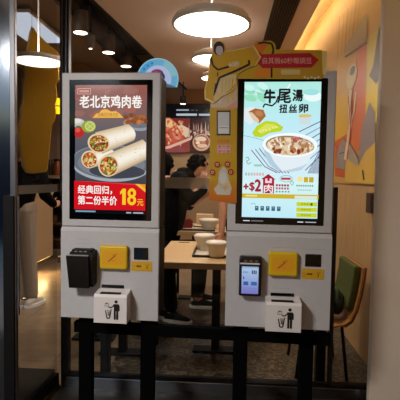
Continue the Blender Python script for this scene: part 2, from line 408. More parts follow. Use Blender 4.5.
def kiosk(K, f, label, right):
    X, Y, a = K
    t = thing('order_kiosk', label, 'kiosk', (X, Y, 0), a, 'self-order kiosks')
    W2 = .25
    # housing: frame around the display with a chamfer and back tray
    b = MB().use(M_white); bx, bt, bb = .039, .035, .0354; D = .19
    o = [(-W2, ZF), (W2, ZF), (W2, ZT), (-W2, ZT)]; i = [(-W2+bx, ZF+bb), (W2-bx, ZF+bb), (W2-bx, ZT-bt), (-W2+bx, ZT-bt)]
    for k in range(4):
        o0, o1, i0, i1 = o[k], o[(k+1) % 4], i[k], i[(k+1) % 4]
        e = .004
        oo0 = (o0[0]*(1-e/W2), o0[1]+(e if o0[1] < 1.4 else -e)); oo1 = (o1[0]*(1-e/W2), o1[1]+(e if o1[1] < 1.4 else -e))
        b.poly([(oo0[0], 0, oo0[1]), (oo1[0], 0, oo1[1]), (i1[0], 0, i1[1]), (i0[0], 0, i0[1])])
        b.poly([(o0[0], e, o0[1]), (o1[0], e, o1[1]), (oo1[0], 0, oo1[1]), (oo0[0], 0, oo0[1])])
        b.poly([(i0[0], 0, i0[1]), (i1[0], 0, i1[1]), (i1[0], .006, i1[1]), (i0[0], .006, i0[1])])
        b.poly([(o0[0], e, o0[1]), (o1[0], e, o1[1]), (o1[0], .018, o1[1]), (o0[0], .018, o0[1])])
    b.use(M_black).box((-W2+.002, .018, ZF+.002), (W2-.002, D, ZT-.002), .01)
    b.build('screen_housing', None, t)
    b = MB(); b.box((-W2+bx, .004, ZF+bb), (W2-bx, .012, ZT-bt)); b.build('screen_bezel', M_bez, t)
    # lower cabinet, with a small sloping ledge at the top
    b = MB().use(M_white)
    prof = [(0.004, ZF-.003), (-.010, ZF-.022), (-.010, ZB), (.018, ZB), (.018, ZF-.003)]
    b.prism([(-W2-.001, y, z) for y, z in prof], (2*W2+.002, 0, 0))
    b.use(M_black).box((-W2+.003, .018, ZB+.004), (W2-.003, D+.01, ZF-.003), .004)
    lc = b.build('lower_cabinet', None, t)
    Yf = -.010
    # f gives positions on the plane y=0; shrink slightly toward the nearer face
    def R(x0, y0, x1, y1, off=-.01):
        g = kmap(K, off); p, q_ = g(x0, y0), g(x1, y1); return p[0], q_[1], q_[0], p[1]
    ox, oy = (0, 0)
    S = (lambda l, r: r if right else l)
    # yellow contactless reader
    x0, z0, x1, z1 = R(*S((99.5, 245.5, 127, 270), (269, 252, 297.5, 277)), off=-.04)
    b = MB(); b.box((x0, Yf-.030, z0), (x1, Yf+.002, z1), .009, 3); cr = b.build('card_reader', M_yel, t)
    ar = Art(pmap(Yf-.0302)); cx, cz = (x0+x1)/2, (z0+z1)/2; w, h = (x1-x0), (z1-z0)
    ar.rect(x0+.014, z0+.022, x1-.014, z1-.024, (224, 160, 26))
    ar.line([(cx-.025, cz-.02), (cx+.012, cz+.012)], .006, (160, 84, 14)); ar.line([(cx-.004, cz+.012), (cx+.022, cz+.020)], .003, (178, 96, 20))
    ar.line([(cx-.012, cz-.004), (cx-.002, cz-.018), (cx+.012, cz-.014)], .002, (190, 110, 24))
    ar.build('tap_symbol', A_print, cr)
    # scanner window + sticker
    x0, z0, x1, z1 = R(*S((134, 247.5, 148.3, 260), (305.3, 254, 321, 267)))
    b = MB(); b.box((x0, Yf-.003, z0), (x1, Yf+.002, z1), .001, 1); b.build('scanner_window', M_bez, t)
    x0, z0, x1, z1 = R(*S((131.5, 261, 152.3, 271.5), (302, 268.5, 323.5, 279.5)))
    b = MB(); b.box((x0, Yf-.0015, z0), (x1, Yf+.001, z1)); sk = b.build('scanner_label', mat('yellow_sticker', (205, 158, 24), .5), t)
    ar = Art(pmap(Yf-.0016)); w, h = x1-x0, z1-z0
    for k in range(3): ar.rect(x0+w*(.25+.08*k), z0+h*.4, x0+w*(.31+.08*k), z0+h*.58, (70, 36, 10))
    ar.line([(x0+w*.05, z0+h*.5), (x0+w*.22, z0+h*.5)], .001, (150, 105, 20))
    ar.line([(x0+w*.68, z0+h*.75), (x0+w*.75, z0+h*.45), (x0+w*.84, z0+h*.75)], .0022, (110, 70, 12)); ar.line([(x0+w*.75, z0+h*.5), (x0+w*.75, z0+h*.25)], .004, (110, 60, 12))
    ar.build('label_print', A_print, sk)
    # receipt slot
    x0, z0, x1, z1 = R(*S((102, 284.3, 124, 288.3), (270.5, 292.5, 294, 297)))
    b = MB(); b.box((x0, Yf-.004, z0), (x1, Yf+.002, z1), .0008, 1); b.build('receipt_slot', M_bez, t)
    # receipt bin
    x0, z0, x1, z1 = R(*S((93, 296, 128.5, 326.5), (265, 304, 303, 335.5)), off=-.095)
    b = MB(); dpt = .085
    pr = [(Yf, z1+.006), (Yf-dpt+.01, z1-.004), (Yf-dpt, z1-.016), (Yf-dpt, z0), (Yf+.0, z0)]
    dz = .012
    b.prism([(x0+.004, y, z+dz) for y, z in pr], (x1-x0-.014, 0, 0))
    bn = b.build('receipt_bin', M_whbin, t)
    b = MB(); b.box((x0+.03, Yf-dpt+.012, z1+.009), (x1-.045, Yf-.02, z1+.012)); b.build('bin_opening', M_black, bn)
    ar = Art(pmap(Yf-dpt-.0003)); cx = (x0+x1)/2+.006; cz = (z0+z1)/2+.006
    k = (12, 12, 12); s = (x1-x0)/.19
    def q(x, z): return (cx+x*s, cz+z*s)
    ar.ell(*q(.022, .044), .0085*s, .0085*s, k)
    ar.poly([q(.008, .032), (q(.036, .032)), q(.041, .022), q(.041, -.004), q(.034, -.006), q(.034, -.05), q(.0225, -.05), q(.0225, -.006), q(.0205, -.006), q(.0205, -.05), q(.010, -.05), q(.010, .012)], k)
    ar.line([q(.012, .026), q(-.004, .012), q(-.018, .016)], .006*s, k)
    ar.line([q(-.034, -.002), q(-.026, -.044), q(-.012, -.044), q(-.004, .004)], .006*s, k); ar.line([q(-.022, .0), q(-.018, -.03)], .004*s, k); ar.line([q(-.014, .0), q(-.014, -.03)], .003*s, k)
    for (u, v_) in ((-.036, .018), (-.024, .018), (-.024, .038), (-.036, .038)): pass
    ar.line([q(-.038, .02), q(-.018, .02), q(-.018, .036), q(-.034, .038), q(-.038, .02)], .0025*s, (120, 116, 114)); ar.ell(*q(-.028, .034), .005*s, .004*s, (110, 106, 104))
    ar.build('bin_symbol', A_print, bn)
    # faint instruction lines and terminal surround
    ar = Art(pmap(Yf-.0003)); gy = (138, 136, 138)
    for l in S(((75, 243.5, 92, 244.2), (76, 239, 88, 239.5), (104, 241.3, 124, 241.8), (134, 242.6, 150, 243.1), (104, 280.5, 120, 281)), ((240, 250.5, 262, 251.2), (272, 247.4, 296, 247.9), (303, 249, 322, 249.5), (272, 288, 290, 288.5))):
        x0, z0, x1, z1 = R(*l); ar.rect(x0, z0, x1, z1, gy)
    ar.build('instruction_print', A_print, t)
    # payment terminal
    if not right:
        x0, z0, x1, z1 = R(68, 252, 93, 287.5, -.075)
        tm = MB(); tm.use(M_black)
        tm.prism([(x0+.008, Yf, z1+.004), (x0+.008, Yf-.06, z1-.0), (x0+.008, Yf-.085, z1-.03), (x0+.008, Yf-.055, z0), (x0+.008, Yf, z0+.006)], (x1-x0-.010, 0, 0))
        tm.box((x0+.012, Yf-.05, z1-.01), (x1-.012, Yf, z1+.012), .004)
        tb = tm.build('payment_terminal', None, t)
        for k in range(3):
            b = MB(); xx = x0+.028+k*.024; b.box((xx, Yf-.054, z1-.004), (xx+.014, Yf-.048, z1+.004), .001, 1); b.build('function_key', mat('pale_key', (150, 145, 138), .5), tb)
        b = MB(); R_ = Matrix.Rotation(0, 3, 'X')
        b.prism([(x0+.002, Yf-.097, z1-.012), (x1-.014, Yf-.097, z1-.012), (x1-.018, Yf-.072, z0-.004), (x0+.008, Yf-.072, z0-.004)], (0, .014, .0)); b.build('flip_cover', mat('black_gloss', (8, 8, 9), .25), tb)
        b = MB(); b.prism([(x0+.004, Yf-.098, z1-.012), (x1-.016, Yf-.098, z1-.012), (x1-.016, Yf-.098, z1-.008), (x0+.004, Yf-.098, z1-.008)], (0, .013, 0)); b.build('cover_edge', mat('pale_edge', (150, 145, 140), .3), tb)
    else:
        x0, z0, x1, z1 = R(239, 256, 262, 297.5, -.06)
        b = MB().use(mat('terminal_plastic', (14, 14, 16), .35)); b.box((x0+.002, Yf-.05, z0+.002), (x1-.004, Yf-.006, z1-.002), .009, 3)
        b.box((x0+.02, Yf-.02, z0+.03), (x1-.02, Yf+.002, z1-.03), .004)
        tb = b.build('payment_terminal', None, t)
        w, h = x1-x0, z1-z0
        for k in range(3):
            b = MB(); xx = x0+.024+k*.026; b.box((xx, Yf-.052, z1-.028), (xx+.015, Yf-.049, z1-.018), .001, 1); b.build('function_key', mat('amber_key', (120, 92, 66), .5), tb)
        ar = Art(lambda a_, b_, h_: (x0+w*a_-.001, Yf-.0503-h_, z1-h*b_))
        ar.rect(.06, .16, .88, .20, (150, 145, 140)) 
        ar.grad(.14, .25, .84, .92, (176, 208, 240), (120, 122, 200))
        ar.rect(.14, .25, .84, .29, (150, 180, 215))
        for k in range(5): ar.rect(.2+.045*k, .37, .23+.045*k, .41, (110, 140, 180))
        for k in range(3): ar.rect(.56+.075*k, .34, .61+.075*k, .43, (46, 60, 92))
        ar.rect(.2, .5, .25, .56, (56, 78, 116)); ar.rect(.22, .62, .42, .71, (48, 96, 160)); ar.rect(.54, .62, .78, .71, (58, 104, 166))
        for k in range(3): ar.rect(.2, .77+.045*k, .78, .785+.045*k, (120, 120, 190))
        ar.build('terminal_screen', attr_mat('terminal_screen_art', .6, .1), tb)
    return t
k1 = kiosk(KA, fa, 'white self-order kiosk showing wraps and 18 yuan price', False)
k2 = kiosk(KB, fb, 'white self-order kiosk showing a pale blue noodle soup advert', True)

# ---- left display art (picture coordinates of an upright rectangle 72 x 130)
def lmap(x0, x1, z0, z1, px0, px1, py0, py1, y0):
    return lambda a, b, h: (x0+(a-px0)/(px1-px0)*(x1-x0), y0-h, z1-(b-py0)/(py1-py0)*(z1-z0))
ax, at_, ab = .182, ZT-.0605, ZF+.0675
A = Art(lmap(-ax, ax, ab, at_, 75, 147, 85, 214, .0035))
CL = (75, 85, 147, 214)
A.grad(75, 85, 147, 118, (150, 84, 72), (120, 92, 90)); A.grad(75, 118, 147, 150, (112, 96, 98), (84, 86, 98)); A.grad(75, 150, 147, 184, (92, 95, 106), (60, 62, 72))
R0 = random.Random(3)
for k in range(26):
    y = 86+R0.random()*30; x = 77+R0.random()*62
    A.ell(x, y, 5+4*R0.random(), 2+2*R0.random(), R0.choice([(160, 92, 78), (140, 82, 72), (150, 98, 88)]), 0, 10, clip=CL)
A.ring(84.5, 91, 0, 0, 0, (0, 0, 0), 3)
A.line([(77.8, 88.6), (91, 88.6), (91, 94), (77.8, 94), (77.8, 88.6)], .6, (214, 170, 160)); A.rect(79.5, 90.2, 89.5, 92.4, (206, 150, 140))
# ingredients
A.ell(77.6, 123, 8, 4.6, (176, 180, 186), 0, clip=CL); A.ell(77.6, 121.6, 6.5, 3, (206, 204, 196), clip=CL); A.ell(77, 120.6, 4.5, 2.2, (232, 228, 214), clip=CL)
A.ell(79, 132, 5.6, 5.8, (190, 36, 34), clip=CL); A.ell(78, 130, 2.6, 2.4, (222, 84, 72)); A.ell(78.6, 126.8, 2.4, 1, (70, 110, 44))
A.ell(89, 126.5, 7.2, 6, (150, 166, 52)); A.ell(90.5, 126.2, 5.4, 5, (206, 212, 120)); A.ell(90.5, 126.2, 3.8, 3.5, (172, 190, 76)); A.line([(87.5, 124), (93.5, 128.6)], .6, (220, 222, 150)); A.line([(87.5, 129), (93.5, 123.6)], .6, (220, 222, 150))
A.ell(138, 124, 14, 6.4, (150, 156, 166), .1, clip=CL); A.ell(138, 122.8, 12, 4.8, (110, 112, 122), .1, clip=CL)
A.blobs(46, lambda R: (min(146, 136+R.gauss(0, 5)), 119.5+R.gauss(0, 2)), 2.2, [(170, 96, 44), (148, 74, 30), (190, 120, 62), (128, 62, 26)], R0)
# plate
A.ell(112, 163, 41, 18.5, (168, 174, 182), .03, 48, clip=CL); A.ell(112, 161.8, 39.5, 16.8, (106, 112, 122), .03, 48, clip=CL); A.ell(112, 163.8, 34, 13.5, (124, 130, 140), .03, 40, clip=CL)
A.ell(118, 171, 28, 7, (66, 68, 78), .02, 30, clip=CL)
fill = [(206, 104, 44), (186, 74, 34), (222, 138, 70), (150, 170, 46), (196, 188, 66), (232, 200, 150), (120, 50, 26), (216, 84, 50), (96, 130, 36), (240, 214, 160)]
def wrap(op, rx, ry, end, er, ang):
    ox_, oy_ = op; ex, ey = end; dx_, dy_ = ex-ox_, ey-oy_; l = math.hypot(dx_, dy_); nx, ny = -dy_/l, dx_/l
    rr = max(rx, ry)
    A.up()
    cols = [(206, 180, 142), (236, 218, 188), (250, 240, 222), (254, 248, 236), (246, 234, 214), (224, 204, 172), (184, 156, 118)]
    n = len(cols)-1
    def c_(p): return (min(max(p[0], 75), 147), p[1])
    for k in range(n):
        t0, t1 = -1+2*k/n, -1+2*(k+1)/n
        p = [c_((ox_+nx*rr*t0*s_, oy_+ny*rr*t0*s_)) if w_ == 0 else c_((ex+nx*er*t0, ey+ny*er*t0)) for w_, s_ in ((0, -1),)]
        a1 = (ox_-nx*rr*t0, oy_-ny*rr*t0); a2 = (ox_-nx*rr*t1, oy_-ny*rr*t1); b1 = c_((ex-nx*er*t0+dx_/l*er*.5*(1-t0*t0), ey-ny*er*t0)); b2 = c_((ex-nx*er*t1+dx_/l*er*.5*(1-t1*t1), ey-ny*er*t1))
        A.face([a1, b1, b2, a2], None, [cols[n-k], cols[n-k], cols[n-k-1], cols[n-k-1]])
    for k in range(9):
        t = .2+.75*R0.random(); u_ = R0.uniform(-.7, .7); A.h += A.step*.1
        qx, qy = ox_+dx_*t+nx*rr*u_, oy_+dy_*t+ny*rr*u_
        if qx < 146: A.ell(qx, qy, .9, .5, (228, 202, 164), ang, 8, up=False)
    A.ell(ox_, oy_, rx, ry, (232, 208, 166), ang); A.ell(ox_+.3, oy_+.3, rx*.86, ry*.86, (140, 72, 32), ang)
    A.blobs(120, lambda R: (lambda r_, a_: (ox_+.3+rx*.76*r_*cos(a_), oy_+.3+ry*.76*r_*sin(a_)))(math.sqrt(R.random()), R.random()*6.28), 1.25, fill, R0)
    A.up()
wrap((90, 159.5), 8.2, 8.8, (112, 154), 8, -.3)
wrap((99.5, 143), 11.2, 9.6, (132, 132), 8.6, .25)
wrap((109.5, 165.5), 10.2, 11, (148, 149), 11, .1)
# title
A.text('老北京鸡肉卷', 80.5, 95.8, 142.5, 108, (255, 250, 244), .035)
A.poly([(93.5, 118), (97, 113.8), (100, 113), (103, 109.8), (108, 109.4), (112, 111.6), (117, 111.2), (121, 114), (124.5, 117.8)], (240, 182, 74))
A.text('经典回归老北京', 99, 112.8, 119, 116.8, (150, 88, 30), 0)
# red banner
A.poly([(75, 181.2), (147, 183.5), (147, 214), (75, 214)], (214, 14, 28)); A.poly([(75, 181.2), (100, 182), (147, 185), (147, 183.5), (112, 182.6)], (244, 60, 50))
A.poly([(136.5, 183.2), (147, 183.5), (147, 191.5)], (246, 150, 30)); A.poly([(136.5, 183.2), (141, 183.3), (147, 188), (147, 191.5)], (250, 190, 60))
A.text('经典回归，', 79, 185.6, 113.5, 194.2, (255, 248, 244), .03); A.text('第二份半价', 79, 196.2, 118.5, 205, (255, 248, 244), .03)
A.poly([(121.8, 191.6), (124.2, 188.2), (127.4, 188.2), (127.4, 204.4), (123.9, 204.4), (123.9, 192.6), (121.8, 194.2)], (255, 208, 40)); A.text('8', 129.4, 188, 137.4, 204.4, (255, 208, 40), .06); A.text('元', 138.8, 198.6, 145, 205, (255, 208, 40), .02)
A.rect(75, 210, 147, 214, (6, 6, 10)); A.rect(76.5, 211, 97, 212.6, (120, 160, 190)); A.rect(128, 211.6, 133, 213, (170, 180, 200)); A.rect(135, 211.6, 145, 213, (170, 180, 200))
A.build('display', A_screen, k1)

# ---- right display
A = Art(lmap(-.180, .180, ab+.002, at_+.010, 243.5, 321, 84, 216, .0035))
CL = (243.5, 84, 321, 216)
A.grad(243.5, 84, 321, 120, (176, 236, 224), (190, 236, 244)); A.grad(243.5, 120, 321, 180, (190, 236, 246), (212, 240, 248)); A.grad(243.5, 180, 321, 216, (214, 246, 244), (190, 234, 248))
R1 = random.Random(5)
for k in range(9): A.ell(246+R1.random()*20, 86+R1.random()*14, 6, 3, R1.choice([(150, 224, 190), (176, 232, 200), (206, 244, 240)]), R1.random(), 14, clip=CL)
A.ell(313, 98, 9, 5, (236, 250, 250), clip=CL); A.ell(311, 94, 8, 3, (160, 226, 226), clip=CL)
A.line([(252, 93), (262, 96), (275, 92), (285, 95)], .5, (120, 190, 180)); A.line([(284, 95), (290, 86)], 1, (250, 255, 255))
# egg / bread and pasta
A.poly([(243.5, 110), (250, 108), (262, 110), (256, 120), (250, 126), (243.5, 121)], (226, 236, 238))
A.poly([(248, 113), (255, 109.5), (263.5, 111), (266, 117), (259, 124.5), (253, 121)], (168, 104, 60)); A.poly([(248, 113), (252, 113.6), (259, 120.5), (259, 124.5), (253, 121)], (224, 200, 168)); A.ell(259, 114.5, 4, 2.6, (190, 130, 84), .3)
A.poly([(252.5, 133), (257, 126.5), (266, 121.5), (276, 122.6), (284, 127.5), (282, 131.5), (270, 133.4), (262, 137.6), (255, 137)], (190, 214, 40)); A.poly([(258, 131), (266, 124.4), (274, 124.8), (280, 128), (270, 130), (262, 134.5)], (216, 226, 90))
for k in range(6): A.ell(260+k*3.4, 130-k*.6+R1.random()*2, 1.7, .8, (232, 236, 150), R1.random(), 8)
# cup
A.poly([(299, 116), (312, 116), (310.5, 125), (300.5, 125)], (206, 222, 226)); A.ell(305.5, 116.6, 6.6, 1.6, (216, 196, 120)); A.blobs(10, lambda R: (301+R.random()*9, 116.2+R.random()), .8, [(196, 170, 70), (220, 200, 110)], R1)
# cloth stripes
for k in range(7): A.line([(321, 122+k*5.6), (300+k*1.2, 132+k*6.2)], .8, (150, 120, 170) if k % 2 else (120, 50, 90))
for k in range(5): A.line([(252+k*4, 150-k*.8), (266+k*4, 166-k*.2), (279+k*3, 172)], .8, (110, 110, 160) if k % 2 else (120, 60, 110))
for k in range(8): A.line([(310+k*1.5, 172), (321, 150+k*3)], .7, (90, 80, 130))
A.line([(243.5, 136), (254, 138), (266, 141)], .5, (130, 170, 200))
# bowl
A.poly([(264, 146), (266, 156), (271, 164), (280, 169.5), (292, 171), (303, 169), (310, 162), (315, 150), (318, 144)], (226, 238, 244)); A.poly([(264, 146), (266, 156), (271, 164), (280, 169.5), (284, 170.2), (276, 162), (270, 152)], (178, 206, 222))
A.poly([(284, 170.2), (292, 171), (303, 169), (310, 162), (304, 165), (294, 168)], (190, 212, 226))
A.ell(291, 145, 27.5, 11.5, (240, 248, 250), .06, 40, clip=CL); A.ell(291, 145.4, 24.5, 9.4, (150, 120, 96), .06, 40); A.ell(291, 146, 23.5, 8.6, (222, 196, 160), .06, 40)
def inb(R): r_, a_ = math.sqrt(R.random()), R.random()*6.28; return 291+22*r_*cos(a_), 146+7.6*r_*sin(a_)
A.blobs(150, inb, 2.2, [(240, 222, 196), (226, 202, 168), (206, 176, 138), (246, 234, 214), (214, 190, 160), (150, 106, 70), (176, 128, 88)], R1)
A.blobs(16, lambda R: (274+R.random()*8, 148+R.random()*5), 1.8, [(140, 70, 36), (176, 96, 50), (120, 58, 34)], R1); A.blobs(12, lambda R: (292+R.random()*12, 149+R.random()*4), 1.8, [(150, 74, 40), (120, 50, 30), (190, 110, 60)], R1); A.blobs(8, lambda R: (293+R.random()*8, 138+R.random()*4), 1.6, [(176, 84, 84), (196, 110, 100)], R1)
A.ring(291, 145, 27.6, 11.6, 1.5, (248, 252, 254), 40)
# brush title
k = (22, 24, 26)
A.text('牛', 263.8, 91.8, 275, 104.6, k, .09); A.text('尾', 277.4, 91.4, 290.5, 104.6, k, .06); A.text('湯', 292.4, 92, 302.5, 102.8, k, .06)
A.text('扭', 279.5, 106, 287.2, 114, k, .06); A.text('丝', 289, 106, 297, 113.6, k, .06); A.text('卵', 299, 105.6, 308, 113.8, k, .06)
A.line([(278, 98), (276, 104), (272, 107.4), (267.5, 106.4), (264.5, 105.6), (262.8, 109)], 1.5, k)
# green script, small rows
A.line([(246, 158), (249, 157), (250, 159.6), (247, 161), (249, 164), (252, 162)], .8, (120, 180, 150)); A.rect(255, 164, 263, 166, (150, 206, 180))
for k_ in range(7): A.rect(246+k_*2.9, 172.2, 248+k_*2.9, 175, (224, 176, 172) if k_ > 2 else (170, 200, 190))
MR = (168, 16, 52)
A.line([(244.5, 185.8), (250, 185.8)], 1.8, MR); A.line([(247.2, 183), (247.2, 188.6)], 1.8, MR)
A.text('$', 250.8, 181.5, 256, 190.3, MR, .05); A.text('2', 256.6, 179, 262.4, 190, MR, .08)
A.poly([(262.5, 178.4), (269.8, 173.2), (277.5, 178.4)], MR); A.rect(264.6, 178.2, 276, 192, MR); A.rect(266.8, 177.6, 273.6, 182, (244, 214, 220)); A.text('肉', 265.8, 183.4, 274.8, 191.6, (250, 236, 240), .03)
A.rect(269, 177.2, 271.2, 180, MR)
A.ring(288, 177.5, 6.6, 3.4, .6, (130, 180, 170)); A.rect(283, 176.4, 292.6, 178.6, (190, 60, 80))
for r_ in range(2):
    for k_ in range(5): A.rect(277.8+k_*2.8, 183+r_*3, 279.8+k_*2.8, 185+r_*3, MR if r_ == 0 else (196, 90, 110))
for k_ in range(5): A.rect(278+k_*3, 189.4, 279.6+k_*3, 190.8, (120, 130, 140))
A.ring(294, 181.6, 1.6, 2.2, .5, (100, 120, 130))
A.ell(302, 177.6, 3, 2.6, (246, 226, 150)); A.rect(306, 175.6, 310, 180.6, (200, 170, 20)); A.rect(311, 175.6, 315.4, 180.6, (200, 170, 20))
for k_ in range(8): A.rect(298.5+k_*2.2, 183.2, 299.9+k_*2.2, 184.8, (120, 150, 140)); A.rect(300+k_*1.8, 187.6, 301+k_*1.8, 188.8, (150, 180, 170))
A.rect(243.5, 192.6, 321, 196.8, (206, 178, 40)); A.rect(247, 193.8, 259, 195.4, (236, 222, 140)); A.rect(297, 193.8, 319.5, 196.6, (222, 232, 210))
for k_ in range(5): A.rect(257+k_*5.6, 204.6, 260.6+k_*5.6, 209, (58, 96, 120)); A.rect(258+k_*5.6, 205.6, 259.6+k_*5.6, 206.4, (150, 200, 214))
A.line([(252.5, 203), (256, 201.5), (257.5, 204)], .6, (120, 190, 200))
for k_ in range(3):
    A.rect(299, 199.8+k_*5.3, 319.5, 203.8+k_*5.3, (200, 212, 40))
    for j in range(4): A.rect(304+j*2.6, 201+k_*5.3, 305.6+j*2.6, 202.4+k_*5.3, (150, 160, 30))
A.rect(313.4, 200.6, 315, 203, (60, 50, 20))
A.build('display', A_screen2, k2)
A = Art(lmap(-.180, .180, ZF+.045, ZF+.056, 243.5, 321, 216.6, 219, .0035)); A.rect(245, 217, 252, 218, (200, 214, 224)); A.rect(253.5, 217, 266, 218, (110, 120, 130)); A.rect(301, 217, 307, 218, (210, 220, 230)); A.rect(309, 217, 320, 218, (170, 180, 190)); A.build('footer_text', A_screen2, k2)

M_matte = mat('matte_black', (5, 5, 5), .95, spec=.05)
# ---- kiosk stand
sd = thing('kiosk_stand', 'black steel stand with cross beam carrying both kiosks', 'stand', (0, 0, 0))
def onk(px, py, back=.07):
    d = ray(px, py); P0 = Vector((-.16, 2.157+back, 0)); n = Vector((.045, 1, 0)).normalized(); return O+d*((P0-O).dot(n)/d.dot(n))
pL, pR = onk(76, 330, .06), onk(330, 330, .06)
ang = atan2(pR.y-pL.y, pR.x-pL.x); dL = (pR-pL).length; Rz = Matrix.Rotation(ang, 3, 'Z')
b = MB(); b.box((pL.x, pL.y-.03, onk(196, 339, .03).z), (pL.x+math.hypot(pR.x-pL.x, pR.y-pL.y), pL.y+.01, onk(196, 328, .03).z), .003, rot=Rz, piv=(pL.x, pL.y, 0)); b.build('cross_beam', M_matte, sd)
for px, w in ((86.5, 13), (148, 14), (240, 14), (305.5, 13)):
    p = onk(px, 360, .06); hw = w/F*p.y/2
    b = MB(); b.box((p.x-hw, p.y-.03, .012), (p.x+hw, p.y+.03, ZB-.0005), .003); b.build('leg', M_matte, sd)
    b = MB(); b.box((p.x-hw-.03, p.y-.18, .006), (p.x+hw+.03, p.y+.18, .014), .002); b.build('foot_plate', M_black, sd)

# ================================================================ promo board on the right kiosk
pr = thing('promo_board', 'yellow cardboard promo surround with red arrow on the right kiosk', 'sign', (KB[0], KB[1], 0), KB[2])
def pm(y0): return lambda a_, b_, h: (fb(a_, b_)[0], y0-h, fb(a_, b_)[1])
def card(name, pts, m, y0, th=.006):
    b = MB(); b.prism([(fb(x, y)[0], y0, fb(x, y)[1]) for x, y in pts], (0, -th, 0)); return b.build(name, m, pr)
M_cy = mat('yellow_card', (190, 150, 4), .5); M_cw = mat('cream_card', (226, 204, 130), .55)
o1 = card('side_board', [(211, 84), (237.6, 80), (236.6, 203.5), (209, 200.5)], M_cy, -.002)
A = Art(pm(-.0083))
A.face([(211, 84), (237.6, 80), (237.4, 108), (210.7, 108)], None, [(206, 170, 60), (206, 170, 60), (206, 182, 150), (206, 182, 150)])
A.up(); A.poly([(212, 88), (236, 86), (236, 107), (212, 107)], (204, 184, 160))
for k_ in range(8): A.line([(214+k_*2.8, 84), (215+k_*2.6, 98+(k_ % 3)*3)], 1.2, R1.choice([(216, 176, 60), (190, 176, 170), (226, 206, 170)]))
A.poly([(226, 108), (236, 101), (236, 109), (214, 109)], (210, 150, 130))
A.rect(210, 109, 236.8, 180, (190, 150, 4)); A.face([(209.6, 180), (236.8, 180), (236.6, 203), (209.2, 200)], None, [(190, 138, 4), (190, 138, 4), (196, 96, 8), (196, 96, 8)])
A.rect(216.8, 110.8, 230.6, 135.6, (24, 26, 36)); A.rect(218, 112.4, 229.4, 134, (196, 200, 204)); A.rect(219, 126, 228.4, 133, (214, 216, 216)); A.rect(219.4, 127.6, 227.6, 128.4, (120, 124, 130))
A.text('自助点餐', 217.6, 139.4, 229.6, 143.2, (206, 70, 84), .0); A.rect(217.4, 145, 230.4, 153.6, (214, 180, 168)); A.text('更方便', 218, 145.2, 230, 149, (200, 70, 90)); A.text('更优惠', 218, 150, 230, 153.6, (206, 80, 96))
A.poly([(218, 184), (219, 172), (223.5, 166), (227, 170), (229, 180), (232, 188), (230, 195), (217, 194.5), (214, 189)], (196, 190, 176)); A.ell(223, 178, 3.4, 6, (206, 204, 196))
for k_ in range(9): A.line([(217+R1.random()*12, 182+R1.random()*8), (219+R1.random()*12, 184+R1.random()*8)], .9, R1.choice([(214, 160, 60), (226, 196, 110), (180, 168, 140)]))
for x_, y_ in ((212.6, 172.3), (217.4, 164.6), (227.6, 164.4), (230.8, 172)): A.ell(x_, y_, 2.9, 3.1, (160, 28, 30)); A.ell(x_, y_, 1.5, 1.6, (214, 170, 120)); A.ell(x_, y_, .7, .8, (150, 40, 34))
A.build('side_board_print', A_print, o1)
o2 = card('top_board', [(250, 48.5), (256, 42), (271, 41), (275, 44), (276, 50), (321.5, 50.5), (322, 79), (304, 79.2), (236.4, 79), (240, 70)], M_cy, -.0005, .0065)
A = Art(pm(-.0072))
A.rect(277, 52, 319, 78, (190, 146, 40)); A.poly([(254, 46), (258, 43.4), (268, 44), (262, 54), (256, 56)], (210, 110, 24)); A.poly([(256, 68), (272, 68), (270, 78), (254, 78)], (214, 130, 24))
A.line([(258, 44), (264, 42.8), (271.5, 44), (273.5, 50), (272, 56)], 1.9, (14, 8, 4)); A.line([(271.5, 68), (271.5, 78)], 1.8, (14, 8, 4))
A.poly([(258, 52), (262, 54.6), (310, 53.4), (318.6, 60.2), (311.4, 68), (262.4, 68.6), (257, 63), (260, 58)], (176, 20, 34))
A.text('自其微60秒報調豆', 262.6, 58, 311.4, 64.2, (224, 170, 160), .0)
for k_ in range(5): A.ell(304.5+k_*3.4, 77.6+(k_ % 2), 1.2, 1.1, (226, 214, 180))
A.rect(281, 70, 300, 75, (206, 188, 120)); A.build('top_board_print', A_print, o2)
# standing figure cut-out on the top left corner
fig = [(213.5, 44), (216, 41.6), (220, 41), (224, 43), (225.6, 48), (226, 52), (232, 51), (244, 49), (254, 46.5), (261, 58), (256, 66), (247, 69), (238, 74), (236.5, 79), (237, 86), (232, 92), (222, 97), (214, 104), (205, 100), (204.6, 90), (207.4, 80), (209, 70), (209.4, 60), (212, 55)]
o3 = card('cutout_figure', fig, M_cw, -.009, .005)
A = Art(pm(-.0143))
def shr(p, f_=.955, c=(228, 68)): return (c[0]+(p[0]-c[0])*f_, c[1]+(p[1]-c[1])*f_)
A.poly([shr(p) for p in fig], (200, 156, 2))
A.poly([(222, 76), (236, 74.5), (236, 84), (222, 97), (214, 102), (213, 92)], (214, 190, 130))
for k_ in range(6): A.line([(216+k_*3.4, 79), (216+k_*3.2, 95-k_*1.4)], .9, R1.choice([(200, 150, 40), (226, 214, 184), (190, 170, 130)]))
A.ell(219, 49.4, 5.4, 7, (34, 24, 22)); A.ell(219.6, 51.2, 3.6, 5, (196, 180, 190)); A.poly([(215.6, 47.6), (217, 45), (221, 44.6), (223.4, 47.6), (220, 46.8)], (30, 22, 20))
A.line([(211.2, 58), (213, 66), (218, 70.6), (229, 67.4)], 1.8, (14, 8, 4)); A.line([(216, 84), (214, 96)], 1.1, (30, 20, 10)); A.line([(214.6, 93), (219.6, 78.4), (236, 71.5), (249.4, 65)], 2.0, (14, 8, 4)); A.line([(249.4, 65), (248.6, 61)], 1.8, (14, 8, 4)); A.line([(217.6, 77), (218, 73)], 1, (30, 20, 10))
A.text('60秒', 229, 62, 239.5, 68, (226, 216, 190), .02)
A.poly([(250, 48.4), (253, 48), (258.6, 58), (255, 62)], (196, 150, 60)); A.build('figure_print', A_print, o3)
